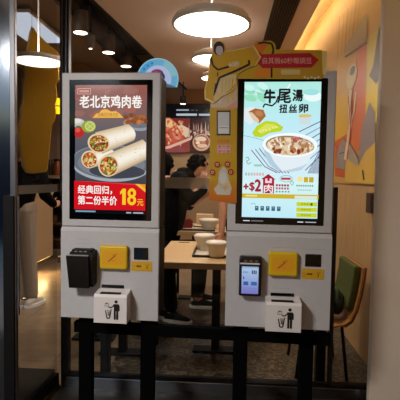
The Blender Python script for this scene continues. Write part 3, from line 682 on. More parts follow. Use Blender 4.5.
# struts that carry the board
b = MB(); b.box((-.23, -.004, ZT-.02), (.2, .0, ZT+.09)); b.build('backing_strip', M_cw, pr)

# round disc sign behind the left kiosk
c0 = PY(157.5, 79.5, 2.45); rr = 21/F*2.45
ds = thing('round_sign', 'round pale blue disc sign rising behind the left kiosk', 'sign', c0)
b = MB(); pts = [(rr*cos(a_), 0, rr*sin(a_)) for a_ in [(-.38+(pi+.76)*k/40) for k in range(41)]]; b.prism(pts, (0, .006, 0)); b.build('disc_board', mat('blue_card', (96, 158, 196), .4), ds)
A = Art(lambda a_, b_, h: (a_*rr, -.0005-h, b_*rr)); 
def arc(r0, r1, a0, a1, col, n=24):
    A.up()
    for k in range(n):
        s_, e_ = a0+(a1-a0)*k/n, a0+(a1-a0)*(k+1)/n
        A.face([(r1*cos(s_), r1*sin(s_)), (r1*cos(e_), r1*sin(e_)), (r0*cos(e_), r0*sin(e_)), (r0*cos(s_), r0*sin(s_))], col)
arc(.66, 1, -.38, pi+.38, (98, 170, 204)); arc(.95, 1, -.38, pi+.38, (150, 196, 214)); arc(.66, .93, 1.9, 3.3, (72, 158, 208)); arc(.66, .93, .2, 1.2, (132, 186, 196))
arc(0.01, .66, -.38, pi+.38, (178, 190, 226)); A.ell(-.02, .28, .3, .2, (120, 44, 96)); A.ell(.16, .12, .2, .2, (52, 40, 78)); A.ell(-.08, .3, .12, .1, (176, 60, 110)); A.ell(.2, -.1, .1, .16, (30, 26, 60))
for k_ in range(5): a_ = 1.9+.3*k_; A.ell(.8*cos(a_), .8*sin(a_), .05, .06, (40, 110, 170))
A.build('disc_print', attr_mat('sign_glow_boost', .55, .6), ds)  # emission added so the print looks bright in the shade
b = MB(); b.box((-.02, .006, -1.5+.0), (.02, .02, -.02)); b.build('support_pole', M_black, ds)

# hanging mustard cut-out beyond the left door
YC = 3.6
mo = [(33, 27), (36, 32), (42, 38), (49, 45), (57, 52), (60, 58), (58.5, 66), (58.8, 80), (55.6, 85), (56.6, 92), (56.6, 98), (55, 104), (55.6, 112), (54.6, 121), (51.6, 125), (50, 140), (48.6, 156), (46.6, 171), (34, 173), (27.6, 172), (24, 166), (21.8, 150), (20, 138), (19.6, 128), (22, 118), (21.4, 110), (24, 104), (24.6, 90), (25.8, 72), (28, 50), (31, 33)]
mc = thing('hanging_cutout', 'large mustard cardboard cutout hanging beyond the left glass door', 'sign', (0, 0, 0))
b = MB(); b.prism([PY(x, y, YC) for x, y in mo], (0, .008, 0)); b.build('card', mat('mustard_card', (196, 140, 12), .6, noise=.05, scale=3), mc)
cx_, cy_ = 38, 100
b = MB(); b.prism([PY(cx_+(x-cx_)*1.07-1.2, cy_+(y-cy_)*1.012, YC+.012) for x, y in mo], (0, .004, 0)); b.build('pale_border', mat('pale_border', (206, 176, 130), .6), mc)
for x in (32, 40):
    p = PY(x, 42, YC+.004); b = MB(); b.tube([p, (p.x, p.y, 3.5)], .0015, 6); b.build('hanging_wire', M_black, mc)

# ================================================================ LAMPS
M_lamp = emis('lamp_glow', (255, 244, 224), 9)
M_shade = mat('lamp_white', (232, 226, 218), .5)
def disc_lamp(c, r, label, dome=True, ceil=CEIL, power=0, glow=None, ceil_fill=1.6):
    t = thing('disc_pendant', label, 'lamp', c, 0, 'round ceiling lamps')
    b = MB(); b.lathe([(0, .0), (r*.93, .0), (r*.93, -.006), (0, -.006)], n=40); b.build('diffuser', glow or M_lamp, t)
    b = MB(); b.lathe([(r*.93, -.008), (r, -.008), (r, .012), (r*.92, .05), (r*.5, .09), (r*.1, .10), (0, .10)] if dome else [(r*.93, -.008), (r, -.008), (r, .02), (0, .02)], n=40); b.build('shade', M_shade, t)
    b = MB(); b.tube([(0, 0, .02 if not dome else .09), (0, 0, ceil-c[2])], .006, 8); b.build('stem', M_shade, t)
    if power:
        ld = bpy.data.lights.new('lamp_light', 'AREA'); ld.shape = 'DISK'; ld.size = r*1.8; ld.energy = power; ld.color = (1, .97, .93)
        lo = bpy.data.objects.new('lamp_light', ld); COL.objects.link(lo); lo.parent = t; lo.location = (0, 0, -.012)
    if ceil_fill:  # upward light added above the shade to brighten the ceiling
        ld = bpy.data.lights.new('ceil_fill_light', 'AREA'); ld.shape = 'DISK'; ld.size = r*1.6; ld.energy = ceil_fill; ld.color = (1, .9, .8)
        lo = bpy.data.objects.new('ceil_fill_light', ld); COL.objects.link(lo); lo.parent = t; lo.location = (0, 0, .115 if dome else .03); lo.rotation_euler = (pi, 0, 0)
    return t
Yl = 3.0; c = PY(211.5, 24.5, Yl); disc_lamp(c, 39/F*Yl, 'largest white dome pendant lamp over the gap between the kiosks', power=5)
Yl = 4.7; c = PY(211, 59, Yl); disc_lamp(c, 19.5/F*Yl, 'small round lamp partly hidden by the yellow figure head', power=9)
Yl = 6.2; c = PY(215, 78, Yl); disc_lamp(c, 14/F*Yl, 'farthest round ceiling lamp above the food photo', power=9)
Yl = 3.1; c = PY(38.5, 61, Yl); disc_lamp(c, 25/F*Yl, 'wide flat glowing disc in front of the mustard cutout', dome=False, ceil=3.5, power=0, glow=emis('soft_disc_glow', (255, 244, 220), 2.2))  # flat glowing disc before the cutout, without a downward light
disc_lamp(Vector((-1.35, .2, 2.38)), .26, 'unseen round lamp lighting the kiosk fronts from the viewer side', power=46, ceil_fill=1)  # unseen lamp, placed out of view to light the kiosk fronts
# cylinder downlights in the dark ceiling
M_cyl = mat('brown_cylinder', (70, 54, 44), .6)
for px, py, w, Yl, hh, lab in ((80.5, 33, 15, 3.6, .17, 'nearest brown cylinder downlight in the dark ceiling'), (108.5, 52.8, 13, 4.6, .17, 'second brown cylinder downlight along the dark ceiling'), (126, 66.5, 11.5, 5.6, .17, 'third brown cylinder downlight, just above the left kiosk'), (183, 104, 6.5, 7.4, .13, 'tiny far downlight above the back food photo')):
    c = PY(px, py, Yl); r = w/2/F*Yl
    t = thing('cylinder_downlight', lab, 'lamp', c, 0, 'cylinder downlights')
    b = MB(); b.lathe([(r*.9, 0), (r, 0), (r, hh), (0, hh)], n=24); b.build('housing', M_cyl, t)
    b = MB(); b.lathe([(0, .006), (r*.9, .006), (r*.9, .002), (0, .002)], n=24); b.build('diffuser', emis('downlight_glow', (255, 232, 200), 6), t)
    b = MB(); b.tube([(0, 0, hh), (0, 0, 3.5-c.z)], .008, 8); b.build('stem', M_black, t)
    ld = bpy.data.lights.new('downlight', 'SPOT'); ld.energy = 26; ld.spot_size = 1.9; ld.spot_blend = .6; ld.color = (1, .88, .74); ld.shadow_soft_size = .05
    lo = bpy.data.objects.new('downlight', ld); COL.objects.link(lo); lo.parent = t; lo.location = (0, 0, -.01)
c = PY(90.5, 43, 4.3); t = thing('track_spot', 'small grey conical track spotlight between the ceiling downlights', 'lamp', c)
b = MB(); b.lathe([(.018, -.055), (.05, .02), (.055, .07), (.02, .10), (0, .10)], n=20); b.build('housing', mat('grey_spot', (110, 104, 100), .5), t)
b = MB(); b.lathe([(0, -.05), (.016, -.052), (.016, -.056), (0, -.056)], n=12); b.build('bulb', _m['downlight_glow'], t)
b = MB(); b.tube([(0, 0, .1), (0, 0, 3.5-c.z)], .01, 8); b.build('stem', M_black, t)
# ducts and beam in the dark ceiling
for (p, q_, r, lab) in (((-1.9, 3.4, 3.3), (-1.66, 7.9, 3.3), .12, 'large dark round air duct running along the ceiling void'), ((-.98, 3.2, 3.4), (-.8, 7.9, 3.4), .05, 'thin dark pipe beside the ceiling edge in the void')):
    b = MB(); b.tube([p, q_], r, 20); tag(b.build('air_duct', mat('duct_grey', (62, 54, 48), .6)), lab, 'duct', 'ceiling ducts')
b = MB(); b.prism([PY(62, 58, 6.8), PY(74, 58, 6.8), PY(140, 100, 6.8), PY(140, 120, 6.8), PY(62, 120, 6.8)], (0, .1, 0)); struct(b.build('wall_bulkhead', mat('tan_bulkhead', (150, 116, 82), .7)))
b = MB(); b.prism([(-5, 5.2, 2.95), (-2.2, 3.6, 2.95), (-2.1, 3.8, 2.95), (-4.9, 5.4, 2.95)], (0, 0, .2)); struct(b.build('ceiling_beam', mat('ceiling_beam_brown', (96, 78, 62), .8)))
b = MB(); b.box((-3.4, 3.4, 3.05), (-1.75, 7.9, 3.1)); struct(b.build('ceiling_raft', mat('raft_brown', (150, 130, 112), .8)))
lb = thing('ceiling_light_panel', 'bluish white square ceiling light beyond the left glass door', 'lamp', (-2.22, 5.0, 2.98))
b = MB(); b.box((-.28, -.5, -.01), (.16, .5, .0)); b.build('diffuser', emis('cool_panel', (196, 206, 222), .7), lb)
b = MB(); b.box((-.3, -.52, 0), (.18, .52, .03)); b.build('housing', M_shade, lb)
b = MB(); b.tube([(0, 0, .03), (0, 0, .07)], .03, 8); b.build('stem', M_shade, lb)
# yellow lantern
c = PY(57.5, 106, 6.2); yl = thing('lantern', 'small glowing yellow lantern over the far counter', 'lamp', c)
for dz_, r_ in ((.06, .045), (-.06, .055)):
    b = MB(); b.lathe([(.5*r_, dz_-.05), (r_, dz_-.035), (r_, dz_+.035), (.5*r_, dz_+.05)], n=20); b.build('shade', emis('yellow_glow', (255, 190, 20), 1.3), yl)
b = MB(); b.tube([(0, 0, -.11), (0, 0, 3.5-c.z)], .006, 6); b.build('cord', M_black, yl)
# cove strip light (real LED profile in the recess)
cv = thing('cove_light', 'warm strip light tucked along the ceiling recess on the right', 'lamp', (RX+.01, 5, CEIL+.13))
b = MB(); b.box((-.005, -3.5, 0), (.03, 3.0, .02)); b.build('led_strip', emis('cove_glow', (255, 222, 160), 5), cv)
ld = bpy.data.lights.new('cove', 'AREA'); ld.shape = 'RECTANGLE'; ld.size = .03; ld.size_y = 6.2; ld.energy = 11; ld.color = (1, .92, .78)
lo = bpy.data.objects.new('cove', ld); COL.objects.link(lo); lo.parent = cv; lo.location = (.03, -.2, .04); lo.rotation_euler = (radians(180), radians(-35), 0)

# ================================================================ BACK: food photo
YB = 7.98
fp = thing('food_photo_panel', 'wide backlit food photograph on the back wall under a black band', 'picture', (0, YB, 0))
p0, p1 = PY(150, 104, YB), PY(240, 152.5, YB)
b = MB(); b.box((p0.x, -.03, p1.z), (p1.x, .0, p0.z)); b.build('frame_board', M_black, fp)
def bm(a_, b_, h): p = PY(a_, b_, YB); return (p.x, -.031-h, p.z)
A = Art(bm, .0004)
A.rect(150, 104, 240, 119, (10, 10, 14)); A.grad(150, 118.5, 240, 152, (52, 24, 26), (74, 34, 36))
A.rect(176.5, 109.6, 189, 111, (170, 186, 206)); A.rect(191, 110, 194, 111, (90, 100, 116)); A.rect(196, 110, 197.6, 111, (110, 120, 136)); A.rect(176.5, 113.8, 197, 116, (196, 208, 222)); A.rect(199, 114, 212, 116, (186, 198, 212))  # pale streaks are lamp reflections painted onto the black band
A.grad(150, 118.5, 190, 152, (120, 50, 46), (150, 66, 62))
A.poly([(150, 118), (164, 117), (172, 119), (180, 127), (186, 136), (183, 144), (170, 150), (150, 152)], (184, 78, 58))
A.poly([(160, 119), (170, 118), (178, 125), (176, 133), (168, 138), (160, 136)], (232, 132, 84)); A.poly([(163, 119.6), (170, 119.4), (175, 124), (171, 128), (164, 126)], (252, 206, 150))
A.poly([(166, 131), (174, 127), (181, 132), (184, 139), (178, 144), (168, 143)], (206, 92, 74)); A.poly([(172, 133), (178, 131), (181, 136), (175, 139)], (236, 140, 112)); A.poly([(160, 138), (168, 141), (168, 147), (160, 149)], (160, 52, 52))
A.poly([(177, 126), (183, 125.4), (188.6, 128.6), (190, 135), (186, 138), (181, 132)], (240, 206, 176))
A.blobs(90, lambda R: (153+R.random()*31, 121+R.random()*27), 1.3, [(214, 110, 76), (236, 150, 104), (150, 50, 44), (190, 80, 66), (248, 190, 140)], R1)
A.line([(160, 149.4), (170, 147), (182, 142.4), (191, 138.6), (199, 134)], 2.6, (236, 190, 168)); A.poly([(150, 152.5), (150, 151), (170, 149), (180, 145), (187, 152.5)], (150, 74, 78))
for k_ in range(34): x_ = 186+R1.random()*28; h_ = 121+R1.random()*8; A.poly([(x_, 138), (x_+R1.uniform(-1, 1)+.8, h_), (x_+2, 137)], R1.choice([(190, 150, 132), (130, 92, 84), (214, 180, 160), (96, 58, 56), (160, 110, 96)]))
A.blobs(40, lambda R: (188+R.random()*26, 131+R.random()*7), 1.3, [(196, 156, 136), (120, 80, 72), (88, 48, 48), (222, 190, 170)], R1)
A.ell(201.6, 143.6, 11.4, 9, (62, 28, 28)); A.ell(201.6, 142.8, 8.8, 8.4, (218, 168, 136)); A.ell(201.6, 142.2, 7.4, 6.8, (150, 88, 66)); A.ell(201, 139.4, 5.6, 2.6, (246, 214, 184)); A.ell(202.4, 146, 5, 2, (240, 200, 168)); A.ell(200.6, 142.8, 5.6, 1.6, (206, 130, 98)); A.ell(198, 143, 2, 1.6, (250, 226, 200))
A.ell(226, 134, 14, 14, (150, 56, 44)); A.build('photo_print', attr_mat('lightbox_art', .62, .25), fp)

# ================================================================ COUNTER on the left
XC = -2.35; ctr = thing('service_counter', 'beige service counter with warm light glowing beneath it', 'counter', (0, 0, 0))
ye = 2.35*440/176.5
b = MB(); b.box((XC-.55, 4.7, .22), (XC, ye, 1.06)); b.build('front_panel', M_beige, ctr)
b = MB(); b.box((XC-.6, 4.66, 1.06), (XC+.01, ye+.01, 1.1), .004); b.build('worktop', mat('pale_worktop', (190, 168, 140), .35), ctr)
b = MB(); b.box((XC-.5, 4.8, 0), (XC-.22, ye-.1, .22)); b.build('plinth', M_black, ctr)
b = MB(); b.box((XC-.06, 4.75, .205), (XC-.03, ye-.03, .22)); b.build('led_strip', emis('counter_glow', (255, 206, 120), 12), ctr)
ld = bpy.data.lights.new('counter_led', 'AREA'); ld.shape = 'RECTANGLE'; ld.size = .05; ld.size_y = 1.0; ld.energy = 6; ld.color = (1, .78, .42)
lo = bpy.data.objects.new('counter_led', ld); COL.objects.link(lo); lo.parent = ctr; lo.location = (XC-.05, 5.25, .2)
# shelf unit behind
sx0, sx1, sy = PY(40, 220, 6.6).x, PY(74, 220, 6.6).x, 6.6
M_shelf = mat('walnut_shelf', (92, 58, 34), .5, noise=.2, scale=6, stretch=(1, 1, 8))
su = thing('shelf_unit', 'dark brown shelf unit left of the kiosks at the far counter', 'shelf', (0, 0, 0))
b = MB(); b.box((sx0, sy, .1), (sx0+.03, sy+.45, 1.26)); b.box((sx1-.03, sy, .1), (sx1, sy+.45, 1.26)); b.box((sx0, sy+.43, .1), (sx1, sy+.45, 1.26)); b.build('carcass', M_shelf, su)
b = MB(); b.box((sx0-.02, sy-.02, 1.26), (sx1+.02, sy+.47, 1.31), .004); b.build('worktop', _m['pale_worktop'], su)
for z in (.3, .55, .82, 1.05): b = MB(); b.box((sx0+.03, sy+.01, z), (sx1-.03, sy+.43, z+.025)); b.build('shelf', M_shelf, su)
for k, (x, z, lab) in enumerate(((50.5, 1.075, 'brown bowl stack at left of the top shelf'), (56.5, 1.075, 'brown bowl stack at right of the top shelf'), (53, .845, 'brown bowl stack on the second shelf down'), (55, .575, 'brown bowl stack on the third shelf down'))):
    p = PY(x, 210, sy+.2); b = MB()
    for j in range(3): b.lathe([(0, .0+j*.03), (.022, .0+j*.03), (.042, .04+j*.03), (.04, .042+j*.03), (.02, .01+j*.03), (0, .01+j*.03)], (0, 0, 0), 20)
    o = b.build('bowl_stack', mat('tan_ceramic', (150, 104, 62), .4)); o.location = (p.x, sy+.2, z+.001); tag(o, lab, 'bowls', 'bowls on the shelf unit')
p = PY(56.8, 165, sy+.15)
jg = thing('drink_dispenser', 'amber glass drink jar standing on the far shelf unit', 'jar', (p.x, sy+.15, 1.31))
b = MB(); b.lathe([(0, 0), (.055, 0), (.06, .02), (.06, .19), (.045, .22)], n=24); b.build('jar_body', mat('amber_tea', (150, 74, 34), .2), jg)
b = MB(); b.lathe([(.048, .22), (.05, .25), (0, .255)], n=24); b.build('lid', M_black, jg)
for k, x in enumerate((49.3, 51.8)):
    p = PY(x, 160, sy+.1); b = MB(); b.lathe([(0, 0), (.017, 0), (.017, .14), (.010, .19), (.010, .24), (0, .24)], n=16); o = b.build('bottle', mat('dark_bottle', (60, 46, 38), .25)); o.location = (p.x, sy+.1, 1.31); tag(o, ('left' if k == 0 else 'right')+' of two dark bottles beside the amber drink jar', 'bottle', 'bottles by the drink jar')
b = MB(); b.box((-3.6, 7.6, 0), (-1.5, 7.7, 3.0)); struct(b.build('wall_tiled', mat('pinkish_tiles', (206, 182, 164), .35)))

# ================================================================ TABLES
M_top = mat('maple_top', (214, 176, 128), .42, noise=.05, scale=5, stretch=(1, 8, 1))
M_edge = mat('maple_edge', (176, 134, 88), .5)
def table(x0, x1, y0, y1, z, label, legs):
    t = thing('dining_table', label, 'table', ((x0+x1)/2, (y0+y1)/2, 0), 0, 'cafe tables')
    cx, cy = (x0+x1)/2, (y0+y1)/2
    b = MB().use(M_top); b.box((x0-cx, y0-cy, z-.006), (x1-cx, y1-cy, z), .002); b.use(M_edge).box((x0-cx, y0-cy, z-.045), (x1-cx, y1-cy, z-.006), .003); b.build('tabletop', None, t)
    for lx, ly in legs:
        b = MB(); b.box((lx-cx-.03, ly-cy-.03, .02), (lx-cx+.03, ly-cy+.03, z-.045), .004); b.build('leg', M_black, t)
        b = MB(); b.box((lx-cx-.17, ly-cy-.06, .0045), (lx-cx+.17, ly-cy+.06, .02), .005); b.build('foot', M_black, t)
    return t
zt1 = .74; yf = PZ(200, 263, zt1).y; yb = PZ(200, 241.5, zt1).y; xl = PZ(171, 241, zt1).x
table(xl, .09, yf, yb, zt1, 'pale maple cafe table between the two kiosks, nearest of all', [(PY(216, 300, 3.3).x, 3.3), (PY(216, 300, 3.3).x, 3.8)])
zt2 = .78; yf2 = PZ(200, 231.5, zt2).y; yb2 = yf2+.75; xl2 = PZ(175, 224, zt2).x
table(xl2, .45, yf2, yb2, zt2, 'second maple cafe table, just beyond the nearest one', [(xl2+.25, yf2+.35), (.2, yf2+.35)])
pl = PZ(122, 355, 0)
table(pl.x-.45, pl.x+.09, pl.y-.1, pl.y+.42, .74, 'cafe table hidden behind the left kiosk with dark leg showing below', [(pl.x, pl.y+.03), (pl.x-.3, pl.y+.3)])

# trays, bowls, cups
M_paper = mat('white_paper', (226, 212, 194), .5)
def tray(x0, x1, y0, y1, z, label):
    t = thing('serving_tray', label, 'tray', ((x0+x1)/2, (y0+y1)/2, z), 0, 'trays on the tables'); w, l = (x1-x0)/2, (y1-y0)/2
    b = MB(); b.box((-w, -l, 0), (w, l, .006), .002)
    for a_, c_ in (((-w, -l, .006), (w, -l+.012, .018)), ((-w, l-.012, .006), (w, l, .018)), ((-w, -l, .006), (-w+.012, l, .018)), ((w-.012, -l, .006), (w, l, .018))): b.box(a_, c_, .002, 1)
    b.build('tray_base', mat('dark_tray', (36, 26, 22), .4), t)
    b = MB(); b.box((-w+.016, -l+.016, .006), (w-.016, l-.016, .0075)); b.build('paper_liner', mat('tray_paper', (206, 192, 172), .6), t); return t
tz = zt1+.001
tx0 = PZ(192, 257, tz).x; ty0 = PZ(205, 257.5, tz).y; ty1 = PZ(205, 240.5, tz).y
tray(tx0, .08, ty0, min(ty1, yb-.02), tz, 'dark tray with paper liner on the nearest table')
def pbowl(px, pyb, pyt, wpx, z, label, M=None):
    p = PZ(px, pyb, z); d = p.y; r = wpx/2/F*d; h = (pyb-pyt)/F*d*.95
    t = thing('paper_bowl', label, 'bowl', p, 0, 'white paper bowls')
    b = MB(); b.lathe([(0, 0), (r*.70, 0), (r*.74, h*.15), (r*.80, h*.5), (r*.98, h*.66), (r, h*.72), (r, h*.8)], n=32); b.build('bowl_body', M_paper, t)
    b = MB(); b.lathe([(r*1.02, h*.78), (r*1.04, h*.82), (r*1.0, h*.9), (r*.85, h*.97), (0, h)], n=32); b.build('lid', M_paper, t); return t
tzz = tz+.009
pbowl(204.5, 249, 232.5, 21, tzz, 'white lidded paper bowl at the back of the nearest tray')
pbowl(216.5, 256, 239.5, 22, tzz, 'white lidded paper bowl at the front of the nearest tray')
z2 = zt2+.001
t2x = PZ(176, 229.5, z2).x; tray(t2x, t2x+.40, yf2+.03, yf2+.33, z2, 'dark tray on the second table, farther from the kiosks')
p = PZ(187, 226.5, z2+.009); pt = thing('food_box', 'open white food box with dark morsels on the second table', 'food box', p)
b = MB(); b.lathe([(0, 0), (.07, 0), (.085, .03), (.082, .03), (.068, .006), (0, .006)], n=4, sx=1.1); b.build('box_tray', M_paper, pt)
for k in range(6):
    b = MB(); b.ball((-.045+.018*k, R1.uniform(-.02, .02), .022), .016, (1.2, 1, .8), 10); b.build('morsel', mat('dark_fried', (46, 28, 20), .5), pt)
pbowl(209, 227.5, 218, 21, z2+.009, 'white paper bowl on the second table near the resting arm')
p = PZ(205, 224.5, z2); b = MB(); b.box((-.10, -.03, 0), (.09, .03, .12), .006); o = b.build('takeaway_carton', mat('cream_carton', (218, 190, 158), .6)); o.location = p+Vector((0, .02, .0)); tag(o, 'cream takeaway carton at the back of the second table', 'carton')
p = PY(182.5, 219, yf2+.12); p.z = z2+.018
p.x += .05; fr = thing('fries_carton', 'red fries carton lying in front of the hunched diner', 'carton', p)
b = MB(); b.prism([(-.05, -.02, 0), (.05, -.02, 0), (.06, -.02, .07), (.03, -.02, .095), (-.03, -.02, .085), (-.055, -.02, .07)], (0, .04, 0)); b.build('sleeve', mat('red_paper', (176, 44, 40), .5), fr)
for k in range(7): b = MB(); b.box((-.042+k*.012, -.006, .05), (-.035+k*.012, .004, .105+.012*(k % 3))); b.build('fry', mat('fry_gold', (214, 150, 90), .6), fr)
# chopsticks-like dark items lying on the near table
p = PZ(184, 242.6, tz); b = MB(); b.box((-.05, -.008, 0), (.05, .008, .004), .001); o = b.build('dark_sachet', M_black); o.location = p; tag(o, 'small dark sachet lying near the far edge of nearest table', 'sachet')

# ================================================================ CHAIR at the right wall
CX, CY0, CY1 = .93, 2.86, 3.30
ch = thing('cafe_chair', 'bent plywood chair with olive green pads against the right wall', 'chair', (0, 0, 0))
prof = [(x-.045, z) for x, z in [(.50, .375), (.64, .362), (.76, .36), (.83, .372), (.875, .405), (.905, .47), (.93, .58), (.945, .69), (.95, .76)]]
M_ply = mat('plywood', (186, 124, 62), .4, noise=.08, scale=8, stretch=(1, 6, 1)); M_plyb = mat('red_brown_back', (116, 50, 30), .4)
def shell(off, th, m, y0, y1, name, i0=0, i1=None, par=ch):
    pts = prof[i0:i1]; P2 = []
    for i, (x, z) in enumerate(pts):
        a_ = pts[max(i-1, 0)]; c_ = pts[min(i+1, len(pts)-1)]; tx, tz_ = c_[0]-a_[0], c_[1]-a_[1]; l = math.hypot(tx, tz_); P2.append((x-tz_/l*off, z+tx/l*off, -tz_/l, tx/l))
    ring = [(x, y0, z) for x, z, *_ in P2]+[(x+nx*th, y0, z+nz*th) for x, z, nx, nz in P2[::-1]]
    b = MB(); b.prism(ring, (0, y1-y0, 0)); o = b.build(name, m, par)
    md = o.modifiers.new('bevel', 'BEVEL'); md.width = min(.012, th*.3); md.segments = 2; md.limit_method = 'ANGLE'; md.angle_limit = 1; return o
shell(0, .014, M_ply, CY0, CY1, 'plywood_shell'); shell(-.013, .012, M_plyb, CY0+.004, CY1, 'shell_back', 3)
M_olive = mat('olive_fabric', (80, 84, 20), .85, bump=.2, scale=200)
shell(.015, .045, M_olive, CY0+.03, CY1-.02, 'back_pad', 5); shell(.015, .035, M_olive, CY0+.04, CY1-.03, 'seat_pad', 0, 3)
for x in (.53, .78):
    for y in (CY0+.05, CY1-.05): b = MB(); b.tube([(x, y, .37), (x+(.04 if x > .6 else -.04), y+(.02 if y > 3.2 else -.02), .0055)], .011, 10); b.build('leg', M_black, ch)
# green striped bag on the chair
bg = thing('striped_bag', 'crumpled green and grey striped cloth bag on the chair seat', 'bag', (.70, 3.02, .425))
b = MB(); b.ball((0, 0, .085), .115, (.95, .95, .8), 28)
for v_ in b.bm.verts: v_.co += v_.co.normalized()*.012*sin(v_.co.x*60+v_.co.z*70)*1.0 if v_.co.z > .0 else Vector((0, 0, 0))
Mb = mat('bag_stripes', (60, 84, 50), .8); nt = Mb.node_tree; wv = nt.nodes.new('ShaderNodeTexWave'); wv.inputs['Scale'].default_value = 9; wv.inputs['Distortion'].default_value = 2; rp = nt.nodes.new('ShaderNodeValToRGB'); rp.color_ramp.elements[0].color = (*lin((20, 44, 16)), 1); rp.color_ramp.elements[1].color = (*lin((96, 112, 84)), 1)
tcn = nt.nodes.new('ShaderNodeTexCoord'); nt.links.new(tcn.outputs['Object'], wv.inputs['Vector']); nt.links.new(wv.outputs['Fac'], rp.inputs['Fac']); nt.links.new(rp.outputs['Color'], nt.nodes['Principled BSDF'].inputs['Base Color'])
b.build('bag_body', Mb, bg)
b = MB(); b.tube([(-.05, -.03, .12), (-.03, -.05, .18), (.03, -.05, .175), (.06, -.04, .12), (.075, -.03, .06)], .014, 10); b.build('bag_handle', mat('leaf_green', (92, 130, 56), .8), bg)
b = MB(); b.ball((.055, -.07, .055), .055, (.8, .9, 1), 16); b.build('dark_bundle', mat('black_cloth', (16, 16, 15), .8), bg)

# ================================================================ mural on the right wall
mu = thing('wall_mural', 'orange and yellow mural panel on the right wall', 'picture', (0, 0, 0))
Xm = WX-.012
mp_ = [(333.5, 62), (345, 20), (381, -10), (380, 100), (376, 193), (334, 178)]
y_near = PX(380, 100, Xm).y
pa, pb_ = PX(333.5, 178, Xm), PX(376, 192, Xm)
ztop = 2.86; zbt = (pa.z+pb_.z)/2
b = MB(); b.box((Xm, 2.68, zbt), (WX, pa.y, ztop)); b.build('panel', mat('mural_board', (204, 160, 88), .5), mu)
def mm(a_, b_, h):
    p = PX(a_, b_, Xm); return (Xm-.001-h, min(max(p.y, 2.685), pa.y-.003), min(max(p.z, zbt+.004), ztop-.004))
A = Art(mm, .0003)
A.poly([(334, 16), (382, -30), (382, 192), (334, 178)], (212, 164, 88)); A.poly([(334, 100), (347, 90), (347, 150), (334, 165)], (222, 172, 50)); A.poly([(334, 142), (347, 134), (345, 178), (335, 176)], (206, 92, 40))
for k_ in range(7): A.line([(336+k_*4.2, 20-k_*4), (334.6+k_*3.4, 62-k_*3)], .9, (176, 124, 62) if k_ % 2 else (196, 148, 84))
A.poly([(366, 40), (382, 26), (382, 112), (375, 96), (368, 112), (365, 90)], (214, 188, 70)); A.poly([(366, 88), (382, 74), (382, 125), (366, 118)], (226, 190, 34))
A.poly([(358.6, 46), (367.4, 42), (366, 118), (362, 150), (354, 152), (350, 140), (354, 90)], (216, 112, 62))
A.poly([(346, 150), (360, 164), (366, 148), (376, 140), (376, 188), (346, 182)], (222, 176, 78))
A.poly([(345.4, 53), (346, 46), (367, 12), (368, 41)], (172, 146, 116)); A.line([(345.6, 57), (368, 42.6)], 1.8, (88, 70, 56))
A.poly([(374, 66), (379.5, 28), (382, 26), (382, 76), (377, 84), (370, 76)], (104, 86, 76)); A.poly([(359, 166), (362.5, 128), (370.4, 102), (376, 112), (376, 142), (366, 152)], (150, 134, 132)); A.poly([(344, 146), (349, 140), (359, 156), (358, 166), (349, 160)], (176, 156, 134)); A.line([(344, 146), (349, 140), (359, 158)], 1, (84, 70, 62))
A.poly([(338, 150), (344, 138), (348, 144), (346, 170), (337, 168)], (156, 140, 130)); A.line([(340, 154), (345, 152)], .8, (50, 40, 36)); A.line([(363.6, 170), (365, 180)], 1.4, (56, 44, 40))
A.ell(352.6, 76, 5, 13, (214, 190, 130), .2); A.ell(353.6, 70.6, 2.2, 5, (90, 84, 78), .3)
A.line([(352, 90), (350, 110), (352, 124), (348, 146), (346, 160)], 2.4, (230, 206, 170)); A.line([(357, 92), (355, 112), (349, 132), (350, 150)], 1.4, (226, 196, 150)); A.line([(349.5, 96), (352, 130), (348, 158)], .8, (190, 60, 34)); A.line([(353.5, 100), (352, 122), (350.6, 142)], .9, (196, 66, 40))
A.build('mural_print', A_print, mu)

# wall socket box below the mural
p = PX(371, 203, WX-.02); b = MB(); b.box((-.02, -.05, -.07), (.02, .05, .07), .004); o = b.build('wall_box', mat('dark_brown_box', (60, 36, 24), .6)); o.location = (WX-.02, max(p.y, 2.75), p.z); tag(o, 'small dark box on the right wall beneath the mural', 'box')

# ================================================================ PEOPLE
M_skin = mat('skin', (196, 138, 108), .5); M_hair = mat('black_hair', (13, 9, 8), .9, bump=.5, scale=90, stretch=(1, 1, .25), spec=.1)
M_bl = mat('black_fabric', (9, 9, 10), .95, spec=.1, bump=.15, scale=120); M_kh = mat('khaki_trousers', (168, 150, 132), .8, bump=.15, scale=60); M_gr = mat('green_shirt', (78, 88, 36), .8); M_dk = mat('dark_trousers', (12, 12, 15), .9, spec=.15); M_shoe = mat('dark_shoe', (14, 12, 12), .6, spec=.2); M_sole = mat('white_sole', (240, 238, 234), .5); M_ws = mat('pale_shoe', (206, 196, 184), .5)
V = Vector
def shoe(par, heel, d, m, sole, name='shoe', s=1.0):
    heel, d = V(heel), V((d[0], d[1], 0)).normalized()
    o = fuse([(heel+V((0, 0, .04)), heel+d*.06+V((0, 0, .06)), .038*s, .042*s), (heel+d*.06+V((0, 0, .055)), heel+d*.20*s+V((0, 0, .033)), .040*s, .028*s)], name, m, par, .008)
    b = MB(); sd_ = V((-d.y, d.x, 0)); pts = []
    for k in range(20):
        a_ = 2*pi*k/20; pts.append(heel+d*(.095+.152*cos(a_))*s+sd_*(.052+.006*cos(a_))*s*sin(a_)+V((0, 0, .001)))
    b.prism(pts, (0, 0, .028)); b.build('sole', sole, o); return o
